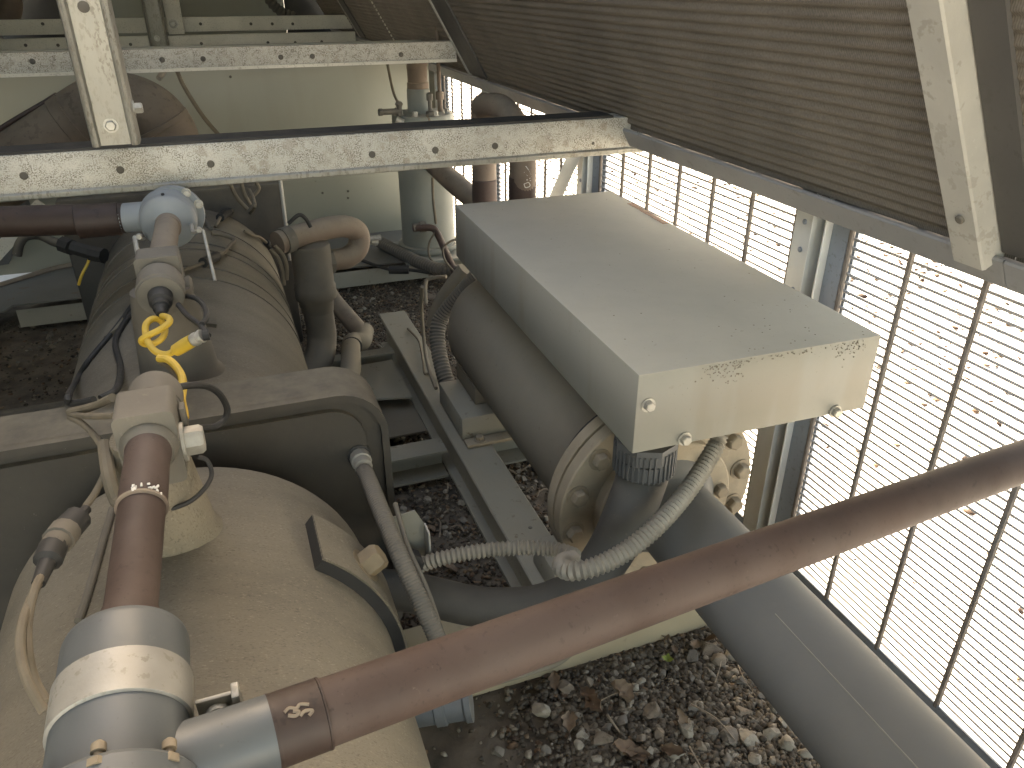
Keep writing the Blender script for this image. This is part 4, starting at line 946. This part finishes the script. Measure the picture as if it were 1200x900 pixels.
MB().tube([at(20, 299, y=2.55), at(23, 286, y=2.55), at(31, 277, y=2.55), at(46, 276, y=2.55), at(62, 283, y=2.5), at(76, 287, y=2.48)], .013, 12).build('hose', 'plate', t)
MB().tube([at(73, 286, y=2.48), at(84, 290, y=2.46)], .024, 8, False).build('connector', 'black', t)
MB().tube([at(85, 290, y=2.46), at(106, 296, y=2.44)], .021, 8, False).build('connector', 'black', t)
MB().tube([at(107, 297, y=2.44), at(122, 300, y=2.42)], .023, 8, False).build('connector', 'black', t)
cable('thin_wire', [at(107, 293, y=2.43), at(103, 308, y=2.43), at(96, 322, y=2.4), at(92, 334, y=2.4)], .004, 'yellow', 'short yellow wire end left of the far housing')
t = thing('pipe_hanger', at(112, 262, y=2.25), 'dark bracket with rusty bolts hanging under the left copper pipe', 'bracket')
q = at(112, 262, y=2.25)
MB().box(q, (.06, .03, .06), None, .004).build('clamp', 'boss', t)
MB().lathe(at(106, 262, y=2.22), -Y, [(0, .02), (.02, .02), (.024, .013)], 12).build('knob', 'black', t)
hexbolt(t, at(123, 262, y=2.23), -Y, .012, .012, 'copper')
# elbow and conduit above the far beams
t = tag(MB().tube([at(-20, 30, y=6.4), at(5, 22, y=6.4), at(12, 8, y=6.4), at(10, -15, y=6.4)], .07, 20).build('pipe_elbow', 'copdu'), 'brown pipe elbow in the top left corner above the far beams', 'pipe bend')
t = tag(MB().tube([at(312, -10, y=6.5), at(318, 3, y=6.5), at(330, 14, y=6.5), at(345, 20, y=6.5)], .035, 14, ribs=(.03, .008)).build('ribbed_conduit', 'cond'), 'dark ribbed conduit curving above the far beams', 'conduit')

# ------------------------------------------------------------------ gravel, stones, litter
def ico(sub=1):
    bm = bmesh.new(); bmesh.ops.create_icosphere(bm, subdivisions=sub, radius=1)
    v = np.array([x.co[:] for x in bm.verts]); bm.verts.index_update()
    f = np.array([[x.index for x in q.verts] for q in bm.faces]); bm.free(); return v, f
def scatter(name, material, n, sampler, size, sub=0, flat=.6):
    bv, bf = ico(1) if sub else (None, None)
    if not sub:
        p = (1+5**.5)/2; bv = np.array([(-1, p, 0), (1, p, 0), (-1, -p, 0), (1, -p, 0), (0, -1, p), (0, 1, p), (0, -1, -p), (0, 1, -p), (p, 0, -1), (p, 0, 1), (-p, 0, -1), (-p, 0, 1)])/1.9
        bf = np.array([(0, 11, 5), (0, 5, 1), (0, 1, 7), (0, 7, 10), (0, 10, 11), (1, 5, 9), (5, 11, 4), (11, 10, 2), (10, 7, 6), (7, 1, 8), (3, 9, 4), (3, 4, 2), (3, 2, 6), (3, 6, 8), (3, 8, 9), (4, 9, 5), (2, 4, 11), (6, 2, 10), (8, 6, 7), (9, 8, 1)])
    xy = sampler(n); n = len(xy); k = len(bv)
    s_ = size(n)
    sc = np.stack([s_*rng.uniform(.7, 1.35, n), s_*rng.uniform(.6, 1.0, n), s_*flat*rng.uniform(.6, 1.3, n)], 1)
    V = bv[None]*(1+rng.normal(0, .17, (n, k, 1)))*sc[:, None, :]
    a = rng.uniform(0, 2*np.pi, n); tl = rng.normal(0, .35, n)
    y_ = V[:, :, 1]*np.cos(tl)[:, None]-V[:, :, 2]*np.sin(tl)[:, None]; z_ = V[:, :, 1]*np.sin(tl)[:, None]+V[:, :, 2]*np.cos(tl)[:, None]
    x_ = V[:, :, 0]*np.cos(a)[:, None]-y_*np.sin(a)[:, None]; y2 = V[:, :, 0]*np.sin(a)[:, None]+y_*np.cos(a)[:, None]
    W = np.stack([x_+xy[:, 0:1], y2+xy[:, 1:2], z_+s_[:, None]*.12], 2).reshape(-1, 3)
    F = (bf[None]+(np.arange(n)*k)[:, None, None]).reshape(-1, 3)
    me = bpy.data.meshes.new(name); me.vertices.add(len(W)); me.vertices.foreach_set('co', W.ravel())
    me.loops.add(F.size); me.loops.foreach_set('vertex_index', F.ravel().astype(np.int32))
    me.polygons.add(len(F)); me.polygons.foreach_set('loop_start', np.arange(0, F.size, 3, dtype=np.int32))
    me.polygons.foreach_set('loop_total', np.full(len(F), 3, np.int32)); me.update(calc_edges=True); me.validate()
    at_ = me.attributes.new('tone', 'FLOAT', 'FACE'); at_.data.foreach_set('value', np.repeat(rng.random(n).astype(np.float32), len(bf)))
    me.materials.append(material); o = bpy.data.objects.new(name, me); COL.objects.link(o); return o
def tone_mat(name, stops, rough=.85):
    M = bpy.data.materials.new(name); M.use_nodes = True; N = M.node_tree.nodes; L = M.node_tree.links; b = N['Principled BSDF']
    at_ = N.new('ShaderNodeAttribute'); at_.attribute_name = 'tone'
    cr = N.new('ShaderNodeValToRGB'); e = cr.color_ramp.elements
    e[0].position, e[0].color = stops[0][0], (*stops[0][1], 1); e[1].position, e[1].color = stops[-1][0], (*stops[-1][1], 1)
    for p, c in stops[1:-1]: q = e.new(p); q.color = (*c, 1)
    n = N.new('ShaderNodeTexNoise'); n.inputs['Scale'].default_value = 160; n.inputs['Detail'].default_value = 4
    g = N.new('ShaderNodeNewGeometry'); L.new(g.outputs['Position'], n.inputs['Vector'])
    mx = N.new('ShaderNodeMix'); mx.data_type = 'RGBA'; mx.blend_type = 'MULTIPLY'; mx.inputs[0].default_value = .6
    c2 = N.new('ShaderNodeValToRGB'); c2.color_ramp.elements[0].position = .35; c2.color_ramp.elements[0].color = (.35, .33, .3, 1); c2.color_ramp.elements[1].position = .6
    L.new(n.outputs['Fac'], c2.inputs[0]); L.new(at_.outputs['Fac'], cr.inputs[0])
    L.new(cr.outputs[0], mx.inputs[6]); L.new(c2.outputs[0], mx.inputs[7]); L.new(mx.outputs[2], b.inputs['Base Color'])
    b.inputs['Roughness'].default_value = rough; b.inputs['Specular IOR Level'].default_value = .3
    bp = N.new('ShaderNodeBump'); bp.inputs['Strength'].default_value = .4; bp.inputs['Distance'].default_value = .002
    L.new(n.outputs['Fac'], bp.inputs['Height']); L.new(bp.outputs[0], b.inputs['Normal'])
    return M
pebm = tone_mat('pebble_mix', [(0, (.055, .043, .032)), (.5, (.105, .086, .065)), (.85, (.165, .138, .106)), (1, (.29, .255, .205))])
litm = tone_mat('litter_mix', [(0, (.05, .035, .025)), (.5, (.13, .08, .05)), (1, (.24, .17, .11))])
outm = tone_mat('leaf_mix', [(0, (.035, .018, .012)), (.6, (.075, .04, .024)), (1, (.16, .10, .06))])
def inside(n):
    # pebbles thicken towards the wire guard and in the far bays, thin out under the compressors
    q = rng.uniform((-1.6, .3), (1.12, 3.6), (n*2, 2)); x, y = q[:, 0], q[:, 1]
    pr_ = np.clip(.10+1.5*np.clip((x-.30)/.45, 0, 1), 0, 1); pr_ = np.where(y > 1.25, .85, pr_); pr_ = np.where(x < -.3, .12, pr_)
    return q[rng.random(len(q)) < pr_][:n]
def near_bed(n):
    q = np.stack([.30+.62*rng.random(n*2)**.7, rng.uniform(.30, 1.05, n*2)], 1)
    return q[rng.random(len(q)) < np.clip((q[:, 0]-.28)/.3, 0, 1)][:n]
o = scatter('gravel', pebm, 42000, inside, lambda n: .0022+.006*rng.random(n)**2.2); tag(o, 'small dark and pale gravel spread over the soil inside the frame', 'gravel', kind='stuff')
o = scatter('gravel', pebm, 9000, near_bed, lambda n: .003+.0075*rng.random(n)**1.8); tag(o, 'coarse grey gravel bed between the cross member and the wide water pipe', 'gravel', kind='stuff')
o = scatter('leaf_crumbs', litm, 15000, inside, lambda n: .003+.007*rng.random(n)**2, flat=.22); tag(o, 'brown leaf crumbs and bark bits mixed into the gravel', 'litter', kind='stuff')
o = scatter('leaf_litter', outm, 14000, lambda n: np.stack([1.3+4.0*rng.random(n)**.5, rng.uniform(-1.2, 6.5, n)], 1), lambda n: .004+.015*rng.random(n)**2.2, flat=.2); o.location.z = -.03
tag(o, 'brown leaf litter strewn on the bright paving outside the wire guards', 'litter', kind='stuff')
# stones one by one
tmpl = []
for k in range(6):
    v, f = ico(2); mb = MB(); sx, sy, sz = random.uniform(.8, 1.1), random.uniform(.65, .9), random.uniform(.5, .75); off = Vector((k*9, k*5, 0))
    pl = [(Vector((random.gauss(0, 1), random.gauss(0, 1), random.gauss(0, 1))).normalized(), random.uniform(.42, .8)) for _ in range(13)]
    V = []
    for q in v:
        q = Vector(q)
        for nn, dd in pl:
            e = q.dot(nn)-dd
            if e > 0: q = q-nn*e*.97
        q = q*(1+.10*noise.noise(q*2.3+off)); V.append((q.x*sx*1.15, q.y*sy*1.1, q.z*sz*1.05))
    mb.add(V, f.tolist())
    for mn in ('st1', 'st2', 'st3'):
        me = mb.mesh('stone', MT[mn], (0, 0, 0), 32); tmpl.append((me, mn))
def stone(p, r, mn, label, group=None, sink=.1):
    me = random.choice([q for q, b in tmpl if b == mn])
    o = bpy.data.objects.new('stone', me); COL.objects.link(o); o.location = (p.x, p.y, r*sink)
    o.rotation_euler = (random.gauss(0, .3), random.gauss(0, .3), random.uniform(0, 6.28)); o.scale = (r, r, r)
    return tag(o, label, 'stone', group)
stone(at(632, 838, z=0), .024, 'st1', 'largest pale chalky stone alone on the dark soil', sink=.5)
stone(at(664, 806, z=0), .024, 'st2', 'brown pitted stone beside the tan cross member')
stone(at(585, 882, z=0), .016, 'st3', 'round speckled stone on the dark soil near the bottom edge')
g1 = 'stones in the near gravel beside the water pipe'
known = [(682, 860, 9, 'st1'), (678, 876, 9, 'st1'), (704, 866, 13, 'st2'), (750, 800, 9, 'st1'), (745, 806, 8, 'st1'), (764, 835, 11, 'st2'), (752, 866, 10, 'st2'), (774, 861, 9, 'st2'), (762, 882, 10, 'st1'), (803, 854, 14, 'st1'), (793, 884, 13, 'st1'),
         (855, 865, 12, 'st3'), (879, 868, 14, 'st1'), (905, 862, 14, 'st1'), (923, 873, 13, 'st1'), (886, 890, 11, 'st1'), (852, 893, 12, 'st3'), (840, 776, 13, 'st2'), (830, 762, 14, 'st2'), (812, 772, 11, 'st3'), (857, 770, 10, 'st1'), (860, 790, 9, 'st1'),
         (810, 795, 8, 'st3'), (870, 800, 8, 'st3'), (868, 835, 10, 'st2'), (850, 848, 9, 'st3'), (832, 858, 10, 'st3'), (730, 845, 12, 'st3'), (712, 855, 8, 'st3'), (946, 886, 10, 'st1'), (905, 830, 9, 'st1'), (890, 815, 7, 'st3'), (700, 890, 7, 'st1'),
         (740, 780, 6, 'st1'), (775, 790, 6, 'st3'), (720, 792, 7, 'st3'), (690, 800, 7, 'st2'), (660, 855, 6, 'st3'), (640, 880, 6, 'st3'), (812, 832, 7, 'st3'), (822, 878, 9, 'st2'), (868, 858, 8, 'st1'), (938, 868, 8, 'st3'), (918, 848, 8, 'st1'), (882, 846, 7, 'st3')]
for u, v, r, mn in known:
    p = at(u, v, z=0); stone(p, r*1.15*(p-CP).dot(CF)/FPX, mn, {'st1': 'pale', 'st2': 'tan', 'st3': 'grey'}[mn]+' stone '+('on the dark soil side' if u < 720 else 'in the middle' if u < 820 else 'on the water pipe side')+' of the near gravel, '+('near the cross member' if v < 815 else 'toward the bottom'), g1)
g2 = 'pale stones on the gravel under the evaporator'
zones = [((372, 330), (520, 410), 70), ((455, 470), (545, 520), 36), ((470, 545), (560, 640), 26), ((580, 535), (650, 610), 40)]
for (u0, v0), (u1, v1), n in zones:
    for _ in range(n):
        p = at(random.uniform(u0, u1), random.uniform(v0, v1), z=0)
        mn = random.choice(('st1', 'st1', 'st2', 'st3'))
        stone(p, random.uniform(.007, .017), mn, {'st1': 'pale', 'st2': 'tan', 'st3': 'grey'}[mn]+' small stone on the '+{372: 'far gravel behind the far cross member', 455: 'gravel just beyond the middle cross member', 470: 'gravel left of the long rail beside the junction bracket', 580: 'gravel right of the long rail under the barrel'}[u0], g2)
for _ in range(26):
    p = at(random.uniform(20, 110), random.uniform(372, 425), z=0); stone(p, random.uniform(.008, .018), random.choice(('st3', 'st3', 'st2')), 'dull stone on the dark gravel left of the far housing', 'dull stones left of the far housing')
# leaves and twigs
def leafmesh(L, W, curl, seed):
    r = random.Random(seed); n, k = 9, 4; vs = []; fs = []
    for i in range(n+1):
        f = i/n; w_ = W*math.sin(math.pi*min(1, f*.95+.03))**.8*(1+.25*math.sin(f*17+seed))
        for j in range(-k, k+1):
            g = j/k; vs.append((w_*g*.5, (f-.5)*L, curl*(abs(g)**1.6)*W*.5+.18*L*math.sin(f*2.2+seed)*curl+r.uniform(-.03, .03)*W))
    m_ = 2*k+1
    for i in range(n):
        for j in range(2*k): a = i*m_+j; fs.append((a, a+1, a+m_+1, a+m_))
    return vs, fs
def leaf(p, L, W, curl, rz, material, label, group=None, tilt=(0, 0)):
    vs, fs = leafmesh(L, W, curl, random.randint(0, 99)); q = Matrix.Rotation(rz, 3, 'Z') @ Matrix.Rotation(tilt[0], 3, 'X') @ Matrix.Rotation(tilt[1], 3, 'Y')
    top = [q @ Vector(v) for v in vs]; zmin = min(v.z for v in top); n = len(vs)
    nrm = q @ Vector((0, 0, .0006))
    V = [v+Vector((p.x, p.y, .006-zmin)) for v in top]; V2 = [v-nrm for v in V]
    return tag(MB().add(V+V2, fs+[tuple(i+n for i in f[::-1]) for f in fs]).build('dry_leaf', material, ang=60), label, 'leaf', group)
leaf(at(724, 815, z=.01), .05, .042, .9, .4, 'leaf2', 'curled tan dry leaf with ridged veins in the near gravel', tilt=(.5, .2))
gl2 = 'dry leaves in the near gravel'
for u, v, L in ((790, 882, .05), (735, 880, .06), (700, 830, .05), (745, 885, .05), (668, 848, .045), (790, 762, .035), (815, 756, .04), (775, 742, .04), (650, 800, .04), (835, 752, .05), (800, 845, .04), (690, 815, .045)):
    leaf(at(u, v, z=.01), L, L*random.uniform(.4, .7), random.uniform(.3, .9), random.uniform(0, 6), random.choice(('leaf', 'leaf2')), ('large' if L > .044 else 'small')+' brown dry leaf '+('along the tan cross member' if v < 770 else 'in the middle' if v < 850 else 'at the bottom edge')+' of the near gravel'+('' if u < 760 else ', water pipe side'), gl2, (random.gauss(0, .3), random.gauss(0, .3)))
for u, v, L in ((430, 640, .05), (505, 620, .04), (525, 665, .05), (600, 520, .05), (625, 605, .04)):
    leaf(at(u, v, z=.01), L, L*.5, .5, random.uniform(0, 6), 'leaf2', 'pale dry leaf on the shaded gravel beside the long rail', 'dry leaves beside the long rail', (random.gauss(0, .3), .2))
gt = 'twigs in the gravel'
for (u0, v0), (u1, v1), r in (((810, 825), (862, 868), .0022), ((808, 875), (822, 900), .002), ((712, 838), (726, 858), .003), ((695, 826), (750, 812), .0014), ((838, 800), (845, 775), .0014), ((865, 780), (885, 815), .0014)):
    a, b = at(u0, v0, z=.014), at(u1, v1, z=.012); mdl = (a+b)/2+Vector((random.gauss(0, .006), random.gauss(0, .006), .008))
    tag(MB().tube([a, mdl, b], lambda f, r=r: r*(1-.5*f), 7).build('twig', 'twig'), 'thin dry twig lying across the near gravel', 'twig', gt)
for k in range(14):
    z_ = random.choice([(585, 575, 640, 610), (590, 540, 640, 600), (470, 545, 560, 640)])
    a = at(random.uniform(z_[0], z_[2]), random.uniform(z_[1], z_[3]), z=.014); d = Vector((random.gauss(0, .03), random.gauss(0, .03), .004))
    tag(MB().tube([a, a+d*.5+Vector((.006, .003, .01)), a+d], .0022, 6).build('twig', 'twig'), 'short pale twig on the shaded gravel beside the long rail', 'twig', 'twigs beside the long rail')
p = at(782, 775, z=.01)
t = thing('weed', p, 'tiny yellow green weed sprouting at the edge of the near gravel', 'plant')
for k in range(9):
    a = k*2.4; L = random.uniform(.009, .016); d = Vector((math.cos(a), math.sin(a), .5)).normalized(); b0 = p+Z*.004; sdv = d.cross(Z).normalized()*L*.35
    MB().add([b0, b0+d*L*.5+sdv, b0+d*L, b0+d*L*.5-sdv, b0+d*L*.5-Z*.001], [(0, 1, 2, 3), (0, 4, 1), (0, 3, 4), (4, 2, 1), (4, 3, 2)]).build('leaf', 'green', t)
